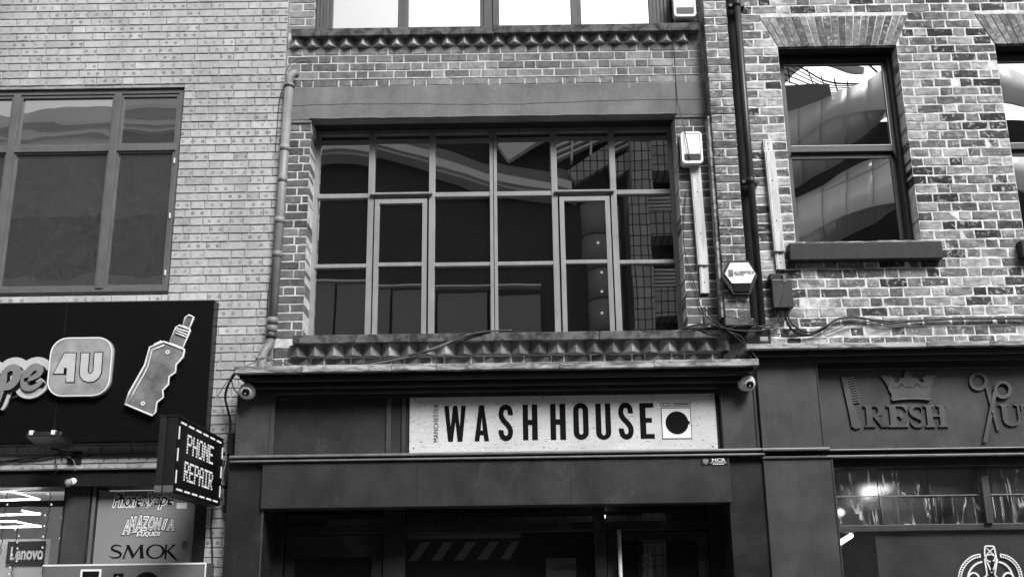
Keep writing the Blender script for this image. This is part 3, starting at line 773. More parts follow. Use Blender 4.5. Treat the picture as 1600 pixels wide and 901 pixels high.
# striped hazard board, poster and small notices inside
hb = thing('striped_board', 'hazard striped board behind the laundry shop window', 'board', (PX(725, 860, .5), .5, PZ(725, 880, .5)))
x0, x1, z0, z1 = R4(638, 846, 812, 874, .5)
obj('backing', BX(x0, x1, .5, .52, z0-.5, z1+.06), m_gap, hb)
obj('rail', BX(x0-.01, x1+.01, .47, .4995, z1+.03, z1+.065), m_gprint, hb)
k = 0; x = x0
while x < x1-.06:
    e = .085
    obj('stripe', prism([(x, z0), (x+e, z0), (min(x+e+.11, x1), z1), (min(x+.11, x1-.02), z1)], .496, .4995), m_poster, hb); x += .2
pb = thing('notice', 'folded paper notice with reversed lettering inside the laundry window', 'notice', (PX(873, 885, .32), .32, PZ(873, 899, .32)))
x0, x1, z0, z1 = R4(853, 874, 900, 900, .32)
obj('paper', BX(x0, x1, .32, .322, PZ(875, 905, .32), PZ(875, 871, .32)), M_plain('notice_paper', .16, .7, .1, 3), pb)
t_ = text_bm('ARNDALE'); bmesh.ops.scale(t_, vec=(-1, 1, 1), verts=t_.verts[:])
obj('lettering', fit(t_, PX(866, 886, .318), PX(899, 886, .318), PZ(880, 890, .318), PZ(880, 881, .318), .3175, .002), m_print, pb)
nt2 = thing('notice', 'tall narrow poster inside the laundry door beside the white handle', 'notice', (PX(1010, 890, .32), .32, PZ(1010, 901, .32)))
x0, x1 = PX(1003, 880, .32), PX(1018, 880, .32)
obj('paper', BX(x0, x1, .32, .322, PZ(1010, 920, .32), PZ(1010, 864, .32)), M_plain('poster_paper', .14, .7, .2, 3), nt2)
obj('lettering', fit(text_bm('SCHOOL'), x0+.015, x1-.015, PZ(1010, 915, .32), PZ(1010, 867, .32), .3175, .002, rot=math.pi/2), m_print, nt2)
lb = thing('ceiling_lamp', 'small lit lamp glowing behind the laundry transom', 'lamp', (PX(940, 805, .8), .8, gl_z-.2))
x0, x1, z0, z1 = R4(938, 802, 947, 811, .8)
obj('bulb', lathe([(.004, -.02), (.018, -.01), (.022, .01), (.012, .03)], ((x0+x1)/2, .8, (z0+z1)/2), (0, -1, 0), 12), M_emit('bulb_glow', 1, 2.0), lb)
obj('fitting', BX((x0+x1)/2-.006, (x0+x1)/2+.006, .79, .81, (z0+z1)/2+.021, gl_z-.0005), m_frame, lb)

# ---- signboard
m_board = NT('weathered_board')
s = m_board; v = s.coords()
g1 = s.noise(s.mapping(v, sc=(4, 1, 40)), 1, 5, .6); g2 = s.noise(s.mapping(v, sc=(14, 1, 160)), 1, 4, .7)
bl1 = s.noise(v, 3, 6, .6); fl = s.noise(s.mapping(v, sc=(28, 1, 95)), 1, 3, .6, .3)
patch = s.noise(v, 1.6, 2)
val = s.math('MULTIPLY', s.rng(bl1, .25, .75, .47, .60), s.rng(g1, .3, .7, .93, 1.06))
val = s.mix(s.rng(fl, .63, .665, 0, .85), val, .13)
val = s.mix(s.math('MULTIPLY', s.rng(g2, .62, .70, 0, .8), s.rng(patch, .48, .58)), val, .1)
val = s.mix(s.math('MULTIPLY', s.rng(s.noise(v, 24, 5, .7), .60, .66, 0, .8), s.rng(patch, .42, .5, 1, 0)), val, .78)
val = s.math('MULTIPLY', val, 1.12)
m_board = s.pbr(val, .55, s.bump(g1, .001), .3)
sg = thing('sign_board', 'pale scuffed board with tall black letters and a washing machine drawing', 'sign', (PX(882, 700, YS), YS-.01, PZ(882, 706, YS)))
bx0, bx1, bz0, bz1 = R4(640, 614.5, 1119, 704, -.215)
obj('board', BX(bx0, bx1, -.222, YS-.001, bz0, bz1, bev=.002), m_board, sg)
YB = -.2245
def arcp(cx, cy, rx, ry, a0, a1, n=10): return [(cx+rx*math.cos(rad(a0+(a1-a0)*i/n)), cy+ry*math.sin(rad(a0+(a1-a0)*i/n))) for i in range(n+1)]
LET = {
 'W': [[(0,1),(.21,1),(.30,.42),(.41,1),(.60,1),(.72,.42),(.79,1),(1,1),(.84,0),(.62,0),(.52,.55),(.40,0),(.19,0)]],
 'A': [[(0,0),(.31,1),(.66,1),(1,0),(.68,0),(.62,.17),(.38,.17),(.33,0)],[(.42,.30),(.58,.30),(.50,.66)]],
 'H': [[(0,0),(0,1),(.36,1),(.36,.57),(.62,.57),(.62,1),(1,1),(1,0),(.62,0),(.62,.42),(.36,.42),(.36,0)]],
 'E': [[(0,0),(0,1),(1,1),(1,.87),(.42,.87),(.42,.58),(.85,.58),(.85,.45),(.42,.45),(.42,.13),(1,.13),(1,0)]],
 'U': [[(0,1),(.36,1)]+arcp(.5,.22,.14,.10,180,360)+[(.64,1),(1,1)]+arcp(.5,.2,.5,.2,360,180)],
 'O': [arcp(.5,.8,.5,.2,0,180)+arcp(.5,.2,.5,.2,180,360), arcp(.5,.78,.14,.08,0,180)+arcp(.5,.22,.14,.08,180,360)],
}
s_c = sm2([(.83,.70),(.83,.78),(.74,.88),(.5,.92),(.27,.88),(.17,.76),(.20,.66),(.36,.55),(.62,.44),(.80,.33),(.83,.22),(.73,.11),(.5,.075),(.27,.12),(.17,.23),(.17,.30)], 4)
def sw(p): return .33
LET['S'] = None
def s_outline():
    # width measured in x is larger than in y because the letter is narrow
    n = len(s_c); L, R_ = [], []
    for i, p in enumerate(s_c):
        a = s_c[max(i-1, 0)]; b = s_c[min(i+1, n-1)]
        tx, ty = (b[0]-a[0])*.41, (b[1]-a[1]); l = math.hypot(tx, ty); nx, ny = -ty/l*.072, tx/l*.072
        L.append((p[0]+nx/.41, p[1]+ny)); R_.append((p[0]-nx/.41, p[1]-ny))
    return [L+R_[::-1]]
LET['S'] = s_outline()
for ch, l, r, t, b in (('W',694,728,633.6,689.4),('A',741.5,764,632.8,688.8),('S',779,801.5,631.5,688.5),('H',817,840,631.5,687),('H',860,884,630.5,686.5),('O',896,919.5,629,686.5),('U',931,954.5,630,686.5),('S',966.5,989.5,628.5,686),('E',1000,1022,629.2,684.8)):
    x0, x1, z0, z1 = R4(l, t, r, b, YB)
    obj('letter', fit(shape_bm(LET[ch]), x0, x1, z0, z1, YB, .0025), m_print, sg)
x0, x1, z0, z1 = R4(677.5, 631, 685, 690, YB)
obj('small_lettering', fit(text_bm('MANCHESTER', space=1.1), x0, x1, z0, z1, YB, .0025, rot=math.pi/2), m_print, sg)
# washing machine drawing
x0, x1, z0, z1 = R4(1033.5, 628.5, 1080, 685, YB); W_, H_ = x1-x0, z1-z0
e = .0048
def fr_rect(a, b, c, d, e): return [[(a, c), (b, c), (b, d), (a, d)], [(a+e, c+e), (b-e, c+e), (b-e, d-e), (a+e, d-e)]]
def flat(name, splines, m, y, parent, dep=.002):
    bm = shape_bm(splines)
    for v in bm.verts: v.co = (v.co.x, y+(dep if v.co.z < 0 else 0), v.co.y)
    bmesh.ops.recalc_face_normals(bm, faces=bm.faces[:]); return obj(name, bm, m, parent)
body = obj('machine_drawing', BX(x0, x1, YB+.0005, YB+.0025, z0, z0+H_*.86), m_offw, sg)
flat('outline', fr_rect(x0, x1, z0, z0+H_*.86, e), m_print, YB-.0015, body, .0019)
obj('panel_white', BX(x0+.002, x0+W_*.36-.002, YB+.0022, YB+.0026, z0+H_*.9+.002, z1-.002), m_offw, body); obj('panel_white', BX(x0+W_*.42+.002, x1-.002, YB+.0022, YB+.0026, z0+H_*.9+.002, z1-.002), m_offw, body)
flat('outline', fr_rect(x0, x0+W_*.36, z0+H_*.9, z1, e), m_print, YB, body); flat('outline', fr_rect(x0+W_*.42, x1, z0+H_*.9, z1, e), m_print, YB, body)
obj('panel_bar', BX(x0+W_*.47, x1-W_*.05, YB, YB+.002, z0+H_*.935, z1-H_*.035), m_print, body)
for k in range(3):
    cx_, cz_ = x0+W_*(.09+.09*k), z0+H_*.95; flat('dial', [arcp(cx_, cz_, .006, .006, 0, 330, 11)], m_print, YB, body)
cx_, cz_, r_ = x0+W_*.52, z0+H_*.44, W_*.385
flat('drum_door', [[(cx_+r_*math.cos(a), cz_+r_*math.sin(a)) for a in [rad(8+i*344/40) for i in range(41)]]+[(cx_+r_*1.12, cz_-.012), (cx_+r_*1.12, cz_+.012)]], m_print, YB-.0015, body, .0019)
for px, py in ((648, 623), (646, 700), (848, 620), (850, 698), (1112, 618), (1114, 697)):
    X, Z = P(px, py, YB); obj('screw', lathe([(.006, .0), (.006, .003), (.002, .005)], (X, YB+.003, Z), (0, -1, 0), 8), m_dsill, sg)
# sticker
x0, x1, z0, z1 = R4(1095, 714.5, 1137, 726.5, -.303)
st = thing('sticker', 'small black sticker with white letters under the laundry shopfront moulding', 'sticker', ((x0+x1)/2, -.303, z0))
obj('backing', BX(x0, x1, -.303, -.3005, z0, z1), m_black, st)
W_, H_ = x1-x0, z1-z0
obj('lettering', fit(text_bm('MCR', offset=.02), x0+W_*.42, x1-W_*.08, z0+H_*.48, z1-H_*.1, -.3055, .002), m_offw, st)
obj('rule', BX(x0+W_*.36, x1-W_*.05, -.3050, -.3031, z0+H_*.32, z0+H_*.38), m_offw, st); obj('rule', BX(x0+W_*.44, x1-W_*.14, -.3050, -.3031, z0+H_*.12, z0+H_*.2), m_offw, st)
flat('crest', [[(x0+W_*a, z0+H_*b) for a, b in ((.08,.85),(.28,.85),(.28,.4),(.18,.12),(.08,.4))]], m_gprint, -.305, st)

# ================================================================== BARBER SHOPFRONT
rnd = random.Random(31)
bs = thing('shopfront', 'slate painted barber shopfront with raised tone on tone lettering', 'shopfront', (4.6, -.2, 0))
q0 = PX(1166, 540, -.46); q1 = 9.4; qz0, qz1 = PZ(1400, 541.5, -.46), PZ(1400, 533.5, -.46); xx = q0
for f in (.08, .2, .27, .36, .5, .7, 1.0):
    e = q0+(q1-q0)*f
    bar('capping', bs, m_lead, xx, e-.003, -.46+rnd.uniform(-.004, .004), YR-.001, qz0+rnd.uniform(-.002, .003), qz1+rnd.uniform(-.004, .004), .006); xx = e
bar('cornice', bs, m_black, q0+.04, q1, -.40, YR-.002, qz0-.035, qz0-.004, .01)
bar('cornice', bs, m_paint3, q0+.09, q1, -.32, YR-.003, qz0-.07, qz0-.0355, .01)
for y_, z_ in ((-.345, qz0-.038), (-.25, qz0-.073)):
    bar('cornice_highlight', bs, m_ledge, q0+.11, q1, y_, y_+.02, z_-.004, z_+.0045, .002)  # pale strips again paint highlights along the moulding
g0 = PX(1187, 640, -.29)
bz1 = qz0-.0705; bled = PZ(1450, 697.5, -.28)
gp1 = PX(1283, 640, -.29)
o = bar('pilaster', bs, m_paint2, g0, gp1, -.29, YR-.004, bled, bz1, .004)
bar('pilaster_bead', o, m_paint2, gp1-.012, gp1-.002, -.298, -.2905, bled+.002, bz1-.002, .003)
bar('fascia_panel', bs, m_paint2, gp1+.0005, q1, -.20, YR-.005, bled-.01, bz1, 0)
bar('fascia_trim', bs, m_black, gp1+.001, q1, -.24, -.2005, bz1-.055, bz1-.0005, .006)
bar('fascia_trim', bs, m_paint2, gp1+.001, q1, -.225, -.2005, bz1-.072, bz1-.0555, .004)
zl0 = PZ(1450, 704.5, -.3); zl1 = PZ(1450, 711, -.3)
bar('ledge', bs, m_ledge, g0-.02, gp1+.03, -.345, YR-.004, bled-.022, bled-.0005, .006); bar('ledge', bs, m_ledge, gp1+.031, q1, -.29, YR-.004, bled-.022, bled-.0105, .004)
bar('ledge', bs, m_black, g0-.01, q1, -.25, YR-.006, zl1+.012, bled-.0225, .003)
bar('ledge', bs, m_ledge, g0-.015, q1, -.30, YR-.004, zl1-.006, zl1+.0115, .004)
gb0, gb1 = PX(1198, 800, -.28), PX(1309, 800, -.28)
o = bar('pilaster', bs, m_paint2, gb0, gb1, -.28, YR-.006, .25, zl1-.0065, .004)
bar('pilaster_base', o, m_paint2, gb0-.015, gb1+.015, -.30, YR-.006, 0, .2495, .005)
bar('pilaster_bead', o, m_paint2, gb0+.004, gb0+.016, -.288, -.2805, .255, zl1-.01, .003); bar('pilaster_bead', o, m_paint2, gb1-.014, gb1-.002, -.288, -.2805, .255, zl1-.01, .003)
YB2 = -.08
bh = PZ(1450, 732, YB2)
bar('shop_head', bs, m_black, gb1+.0005, q1, -.22, .02, bh, zl1-.0065, .004)
bw0 = gb1+.001; bm_ = [PX(1537.5, 775, YB2), PX(1537.5, 775, YB2)+1.25]
zt0, zt1 = PZ(1430, 829, YB2), PZ(1430, 819, YB2)
bar('transom', bs, m_paint2, bw0, q1, YB2-.03, YB2+.06, zt0, zt1, .004)
for x in bm_: bar('mullion', bs, m_paint2, x-.03, x+.03, YB2-.06, YB2+.06, zt1+.0005, bh-.0005, .004)
bar('stall_riser', bs, m_paint2, bw0, q1, YB2-.05, YB2+.06, 0, .6, .005)
# crinkled film in the transom lights
s = NT('crinkled_film'); v = s.coords()
n1 = s.noise(s.mapping(v, sc=(5, 1, 1.3), rot=(0, rad(-16), 0)), 1, 2, .5, 2.2)
gl = s.n('ShaderNodeBsdfGlossy'); gl.inputs['Roughness'].default_value = .12; gl.inputs['Color'].default_value = (.55, .55, .55, 1)
s.l(s.bump(n1, .022), gl.inputs['Normal'])
tr = s.n('ShaderNodeBsdfRefraction'); tr.inputs['Color'].default_value = (.9, .9, .9, 1); tr.inputs['Roughness'].default_value = .36; tr.inputs['IOR'].default_value = 1.12
s.l(s.bump(n1, .012), tr.inputs['Normal'])
mx = s.n('ShaderNodeMixShader'); mx.inputs[0].default_value = .30; s.l(tr.outputs[0], mx.inputs[1]); s.l(gl.outputs[0], mx.inputs[2])
rg = s.noise(s.mapping(v, sc=(7.5, 1, 1.1), rot=(0, rad(-14), 0)), 1, 2, .5, 1.2)
crease_glint = s.rng(s.math('ABSOLUTE', s.math('SUBTRACT', rg, .5)), .004, .013, 1, 0, True)  # thin white streaks paint the bright reflections on the film's folds
crease_glint = s.math('MULTIPLY', crease_glint, s.rng(s.noise(v, 5, 3), .42, .6))
d2 = s.n('ShaderNodeBsdfDiffuse'); d2.inputs[0].default_value = (.55, .55, .55, 1)
m9 = s.n('ShaderNodeMixShader'); s.put(m9.inputs[0], s.math('ADD', s.math('MULTIPLY', crease_glint, .75), s.rng(s.noise(v, 2.5, 3), .3, .7, .0, .10), clamp=True)); s.l(mx.outputs[0], m9.inputs[1]); s.l(d2.outputs[0], m9.inputs[2])
s.l(m9.outputs[0], s.out.inputs[0]); m_film = s.m
xs = [bw0]+[bm_[0]-.03, bm_[0]+.03, bm_[1]-.03]
zmid = PZ(1430, 774, YB2)
for a, b in ((xs[0], xs[1]), (xs[2], xs[3])):
    bar('glazing_bar', bs, m_frame, a, b, YB2-.006, YB2+.012, zmid-.004, zmid+.004, .002)
    nb_ = 3
    for k in range(nb_):
        xa, xb = a+(b-a)*k/nb_, a+(b-a)*(k+1)/nb_
        if k: bar('glazing_bar', bs, m_paint3, xa-.003, xa+.003, YB2+.013, YB2+.022, zt1, bh, .001)
        pane(bs, xa+.0035, xb-.0035, zt1, zmid-.0045, YB2+.006, m_film, rad(.5)); pane(bs, xa+.0035, xb-.0035, zmid+.0045, bh, YB2+.006, m_film, rad(.5))
# big window with frosted vinyl
s = NT('frosted_vinyl'); v = s.coords()
p = s.n('ShaderNodeBsdfPrincipled'); p.inputs['Base Color'].default_value = (.21, .21, .21, 1); p.inputs['Roughness'].default_value = .35
tr = s.n('ShaderNodeBsdfTransparent'); tr.inputs[0].default_value = (.5, .5, .5, 1)
tl = s.n('ShaderNodeBsdfTranslucent'); tl.inputs[0].default_value = (.6, .6, .6, 1)
m1 = s.n('ShaderNodeMixShader'); m1.inputs[0].default_value = .45; s.l(p.outputs[0], m1.inputs[1]); s.l(tl.outputs[0], m1.inputs[2])
m2 = s.n('ShaderNodeMixShader'); s.put(m2.inputs[0], s.rng(s.noise(v, 1.2, 3), .35, .65, .05, .55)); s.l(m1.outputs[0], m2.inputs[1]); s.l(tr.outputs[0], m2.inputs[2])
s.l(m2.outputs[0], s.out.inputs[0]); m_frost = s.m
pane(bs, PX(1371, 865, YB2), 7.2, .6, zt0, YB2+.012, m_frost, name='vinyl_film')
pane(bs, PX(1392, 865, YB2), PX(1402, 865, YB2), .6, zt0-.01, YB2+.0165, m_poster, name='vinyl_strip')
pane(bs, bw0, 7.2, .6, zt0, YB2, M_glass('barber_window_glass', .05, .001, 1, tint=.95, dirt=.004))
room('shop_room', bs, bw0, 7.2, 0, bh, .05, 3.4, M_plain('barber_room', .5, .8, .3, 2))
# lettering
m_letter = M_paint('letter_paint', .085, .4)
YT = -.201
DEP = .018
def raised(name, splines, rect, parent, keep=True, m=None):
    x0, x1, z0, z1 = R4(*rect, YT-DEP)
    return obj(name, fit(shape_bm(splines), x0, x1, z0, z1, YT-DEP, DEP, keep=keep), m or m_letter, parent)
lt = thing('raised_lettering', 'raised slate painted letters directly below the crown emblem', 'lettering', (PX(1415, 668, YT), YT, PZ(1415, 668, YT)))
def ser(x0, x1, y, h=.06): return [(x0, y), (x1, y), (x1, y+h), (x0, y+h)]
LR = [[(0,0),(0,.07),(.10,.09),(.10,.91),(0,.93),(0,1),(.55,1),(.75,.97),(.86,.88),(.89,.76),(.86,.63),(.76,.53),(.62,.49),(.88,.10),(1,.07),(1,0),(.72,0),(.42,.46),(.36,.46),(.36,.09),(.48,.07),(.48,0)], [(.36,.54),(.50,.55),(.60,.61),(.64,.73),(.62,.86),(.53,.92),(.36,.93)]]
LE = [[(0,0),(0,.07),(.12,.09),(.12,.91),(0,.93),(0,1),(.95,1),(.97,.74),(.90,.74),(.82,.88),(.70,.93),(.42,.93),(.42,.55),(.56,.56),(.64,.66),(.71,.66),(.71,.36),(.64,.36),(.57,.47),(.42,.48),(.42,.07),(.72,.07),(.86,.13),(.94,.28),(1,.28),(.97,0)]]
LH = [[(0,0),(0,.07),(.10,.09),(.10,.91),(0,.93),(0,1),(.44,1),(.44,.93),(.34,.91),(.34,.56),(.66,.56),(.66,.91),(.56,.93),(.56,1),(1,1),(1,.93),(.90,.91),(.90,.09),(1,.07),(1,0),(.56,0),(.56,.07),(.66,.09),(.66,.47),(.34,.47),(.34,.09),(.44,.07),(.44,0)]]
LU = [[(0,1),(0,.93),(.10,.91),(.10,.30),(.18,.10),(.35,.0),(.58,.0),(.76,.09),(.84,.28),(.84,.91),(.72,.93),(.72,1),(1.02,1),(1.02,.93),(.92,.91),(.92,.28),(.80,.0),(.56,-.02),(.40,-.03)][:3]+[(.10,.32),(.16,.12),(.32,.01),(.52,-.02),(.74,.03),(.88,.18),(.92,.34),(.92,.91),(1.02,.93),(1.02,1),(.70,1),(.70,.93),(.82,.91),(.82,.32),(.76,.18),(.62,.10),(.50,.10),(.38,.16),(.35,.30),(.35,.91),(.46,.93),(.46,1)]]
LT = [[(.28,0),(.28,.07),(.38,.09),(.38,.92),(.22,.92),(.10,.86),(.06,.72),(0,.72),(0,1),(1,1),(1,.72),(.94,.72),(.90,.86),(.78,.92),(.62,.92),(.62,.09),(.72,.07),(.72,0)]]
sc = sm2([(.86,.74),(.84,.86),(.66,.95),(.44,.95),(.22,.86),(.16,.72),(.28,.60),(.55,.50),(.80,.38),(.86,.24),(.74,.10),(.5,.045),(.28,.07),(.10,.18),(.07,.30)], 4)
n_ = len(sc); wv = [.06+.20*math.sin(math.pi*min(1, max(0, i/(n_-1))))**2 for i in range(n_)]
LS = stroke(sc, wv)
for sp, l, r in ((LR, 1350.5, 1386), (LE, 1387, 1419.5), (LS, 1420.5, 1445), (LH, 1445, 1481)):
    raised('letter', sp, (l, 632, r, 666.5), lt)
lt2 = thing('raised_lettering', 'raised slate painted letters beside the scissors emblem', 'lettering', (PX(1585, 664, YT), YT, PZ(1585, 664, YT)))
for sp, l, r in ((LU, 1563, 1597), (LT, 1597, 1630)): raised('letter', sp, (l, 630.5, r, 664.5), lt2)
# crown emblem
x0, x1, z0, z1 = R4(1378, 577, 1464, 626, YT-DEP)
crn = thing('crown_emblem', 'raised crown emblem above the letters on the barber fascia', 'emblem', ((x0+x1)/2, YT, z0))
cp = [(.16,0),(.30,.03),(.5,.045),(.70,.03),(.84,0),(.86,.05),(.85,.22),(.89,.35),(.88,.47),(.94,.60),(.97,.72),(1,.80),(.94,.84),(.88,.79),(.84,.84),(.80,.76),(.74,.72),(.78,.62),(.72,.57),(.69,.62),(.66,.70),(.62,.76),(.60,.72),(.56,.78),(.60,.86),(.55,.88),(.53,.97),(.5,1),(.47,.97),(.45,.88),(.40,.86),(.44,.78),(.40,.72),(.38,.76),(.34,.70),(.31,.62),(.28,.57),(.22,.62),(.26,.72),(.20,.76),(.16,.84),(.12,.79),(.06,.84),(0,.80),(.03,.72),(.07,.60),(.11,.47),(.12,.35),(.16,.22),(.145,.05)]
obj('crown_plate', fit(shape_bm([cp]), x0, x1, z0, z1, YT-DEP, DEP, keep=True), m_letter, crn)
for cxx in (.36, .64):
    pts = sm2([(cxx-.17,.45),(cxx-.10,.42),(cxx-.04,.46),(cxx,.55),(cxx+.04,.46),(cxx+.10,.42),(cxx+.17,.45)], 4)
    obj('engraved_line', fit(shape_bm(stroke(pts, .022)), x0, x1, z0, z1, YT-DEP-.001, .0009, keep=True), m_black, crn)
bmr = bmesh.new(); pts = [(x0+(x1-x0)*a, YT-DEP-.003, z0+(z1-z0)*b) for a, b in ((.16,.02),(.30,.05),(.5,.065),(.70,.05),(.84,.02))]
obj('crown_rim', TB(smooth(pts), .006, 6), m_letter, crn)
# comb emblem
cmb = thing('comb_emblem', 'raised comb emblem standing in for the first letter on the barber fascia', 'emblem', (PX(1335, 668, YT), YT, PZ(1335, 668, YT)))
def pp(pts, y): return [P(a, b, y) for a, b in pts]
comb = [(1314,588),(1320,586.5),(1323,589),(1328.5,609),(1333,630),(1339,647),(1346.5,662),(1345,667.5),(1337,669.5),(1331,666),(1327,645)]
obj('comb_body', prism(pp(comb, YT-DEP), YT-DEP, YT-.0005), m_letter, cmb)
for i in range(11):
    t = i/10; ax, ay = 1322+9.0*t, 590+38*t
    obj('tooth', prism(pp([(ax, ay), (ax+13, ay-2.2), (ax+13.2, ay-.3), (ax+.3, ay+1.9)], YT-DEP), YT-DEP+.002, YT-.0005), m_frame_l, cmb)  # same paint as the comb; lighter tone paints the light teeth catch
# scissors
sci = thing('scissors_emblem', 'raised open scissors emblem on the barber fascia', 'emblem', (PX(1545, 690, YT), YT, PZ(1545, 690, YT)))
def ring_px(cx, cy, r, wd): return stroke([P(cx+r*math.cos(rad(a)), cy+r*1.02*math.sin(rad(a)), YT-DEP) for a in range(0, 360, 12)], wd, True)
for nm, c, blade, dy in (('blade', (1529, 595, 12), [(1539.5,603),(1545.5,603),(1563,671),(1558,672.5)], 0), ('blade', (1566.5, 608.5, 11.5), [(1551.5,611),(1557.5,612),(1542,690),(1535.5,690)], .008)):
    o = flat('handle_ring', ring_px(*c, .026), m_letter, YT-DEP-dy, sci, DEP+dy-.0005)
    obj('blade', prism(pp(blade, YT-DEP), YT-DEP-dy+.001, YT-.0005 if not dy else YT-DEP+.001-.001), m_letter, sci)
obj('pivot', lathe([(.012, 0), (.012, .006), (.006, .009)], (PX(1549, 645, YT), YT-DEP-.006, PZ(1549, 645, YT)), (0, -1, 0), 10), m_letter, sci)
# crown decal on the window
YD = YB2-.0045
dc = thing('window_decal', 'white crown decal with beaded arches on the barber window', 'decal', (PX(1552, 960, YD), YD, PZ(1552, 960, YD)))
def strokes(name, ptl, wd, m=m_offw, y=YD, closed=False): return flat(name, stroke([P(a, b, y) for a, b in ptl], wd, closed), m, y, dc, .002)
cxp = 1551.5
o = strokes('cross', [(1539,853.5),(1541,852),(1552,852.5),(1553.5,854),(1556,866),(1557,873),(1554,885),(1549,895),(1546,885),(1540,872),(1538.5,864)], .012, closed=True)
strokes('cross_line', [(1541,855),(1553,866)], .007, y=YD-.0021); strokes('cross_line', [(1553,855),(1541,866)], .007, y=YD-.0042)
strokes('diamond', [(1541,867),(1548,865),(1555,868),(1553.5,875),(1547,877),(1541,873)], .010, closed=True, y=YD-.0063)
for sgn in (-1, 1):
    arc = [(cxp-4+sgn*(14+34*math.sin(rad(a))), 905-38*math.cos(rad(a))) for a in range(2, 89, 6)]
    strokes('arch', arc, .030, y=YD)
    inner = [(cxp-4+sgn*(11+25*math.sin(rad(a))), 908-31*math.cos(rad(a))) for a in range(4, 89, 6)]
    strokes('inner_arch', inner, .014, y=YD-.0021)
    for k, (a, b) in enumerate(arc[1:-1]):
        X, Z = P(a, b, YD); flat('bead', [arcp(X, Z, .0075, .006, 0, 330, 9)], m_print, YD-.0023, dc, .0018)
    strokes('leg', [(cxp-3+sgn*10, 872), (cxp-3+sgn*8, 884), (cxp-3+sgn*6, 897), (cxp-3+sgn*14, 905)], .012, y=YD-.0045)
    strokes('loop', [(cxp-3+sgn*27+9*math.cos(rad(t)), 905+11*math.sin(rad(t))) for t in range(0, 360, 20)], .014, closed=True, y=YD-.0066)
for k in range(4):
    X, Z = P(1549.5, 877+6.5*k, YD); flat('bead', [arcp(X, Z, .011, .010, 0, 330, 9)], m_print, YD-.0065, dc, .0018)
# lights inside the barber shop
lx, lz = P(1309, 795, .5); m_glow = M_emit('lamp_glow', 1, 1.6)
tl_ = thing('strip_lamp', 'bright fluorescent strip lamp inside the barber shop', 'lamp', (PX(1400, 770, 1.4), 1.4, PZ(1400, 770, 1.4)))
a, b = P(1352, 770, 1.4), P(1425, 742, 1.7)
obj('tube', TB([(a[0], 1.4, a[1]), (b[0], 1.7, b[1])], .05, 10), m_glow, tl_)
obj('added_reflector', BX(a[0]-.1, b[0]+.1, 1.77, 1.79, min(a[1], b[1])-.12, max(a[1], b[1])+.16), m_white, tl_)  # white panel added to widen the bright patch seen through the film
obj('housing', BX(a[0]-.05, b[0]+.05, 1.40, 1.76, max(a[1], b[1])+.05, max(a[1], b[1])+.10), m_frame, tl_)
tl2 = thing('strip_lamp', 'short bright lamp beside the barber pilaster under the transom', 'lamp', (PX(1320, 842, .5), .5, PZ(1320, 842, .5)))
a, b = P(1308, 850, .5), P(1330, 836, .7)
obj('tube', TB([(a[0], .5, a[1]), (b[0], .7, b[1])], .022, 10), m_glow, tl2)
obj('housing', BX(a[0]-.03, b[0]+.03, .5, .72, b[1]+.025, b[1]+.05), m_frame, tl2)
tl3 = thing('wall_lamp', 'round glowing lamp behind the barber transom light', 'lamp', (PX(1315, 800, .5), .5, PZ(1315, 800, .5)))
obj('globe', lathe([(.006, -.03), (.03, -.012), (.035, 0), (.03, .018), (.006, .03)], (PX(1313, 800, .5), .5, PZ(1313, 800, .5)), (0, 0, 1), 14), m_glow, tl3)
obj('bracket', BX(PX(1313, 800, .5)-.01, PX(1313, 800, .5)+.01, .49, .51, PZ(1313, 800, .5)+.03, PZ(1313, 800, .5)+.12), m_frame, tl3)

# ================================================================== VAPE SHOP
YV = -.2
fs = thing('shop_sign', 'long black fascia sign panel behind the script letters and rounded badge', 'sign', ((sgX0+sgX1)/2, YV, sgZ0))
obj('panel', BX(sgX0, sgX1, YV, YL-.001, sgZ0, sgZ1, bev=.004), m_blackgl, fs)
for x_ in (PX(95, 570, YV), PX(95, 570, YV)-2.44): obj('panel_seam', BX(x_-.002, x_+.002, YV-.0012, YV-.0002, sgZ0+.004, sgZ1-.004), m_paint3, fs)
obj('edge_trim', BX(sgX0, sgX1+.002, YV-.004, YL-.0015, sgZ1+.0005, sgZ1+.008), m_frame_l, fs)
m_acry = M_plain('lit_acrylic', .30, .35, .3, 9, bump=.0001, spec=.5); m_acry2 = M_plain('pale_acrylic', .50, .35, .1, 7, bump=.0001, spec=.5)  # lit_acrylic does not emit; its mottled grey paints a faint glow
m_ret = M_plain('sign_return', .30, .5, .1, 4); m_devg = M_plain('device_acrylic', .17, .35, .55, 7, bump=.0001)  # device_acrylic blotches paint the glow of a faintly lit panel
def zp(pts, y=YV): return [P(a, b, y) for a, b in pts]
def crop(pts): return [(a/5.0, 500+b/5.0) for a, b in pts]
bdg = thing('badge', 'rounded square grey badge with numeral and letter on the black fascia', 'sign', (PX(125, 620, YV), YV, PZ(125, 619, YV)))
def rsq(x0, x1, z0, z1, r, n=6):
    o = []
    for cx, cz, a in ((x1-r, z1-r, 0), (x0+r, z1-r, 90), (x0+r, z0+r, 180), (x1-r, z0+r, 270)): o += arcp(cx, cz, r, r, a, a+90, n)
    return o
x0, x1, z0, z1 = R4(75, 526, 174, 619, YV-.06)
flat('body', [rsq(x0, x1, z0, z1, .14)], m_ret, YV-.05, bdg, .0495)
flat('face', [rsq(x0+.016, x1-.016, z0+.016, z1-.016, .13)], m_acry, YV-.055, bdg, .004)
o_ = rsq(x0+.004, x1-.004, z0+.004, z1-.004, .137); i_ = rsq(x0+.013, x1-.013, z0+.013, z1-.013, .131)
flat('rim', [o_, i_], m_offw, YV-.056, bdg, .005)
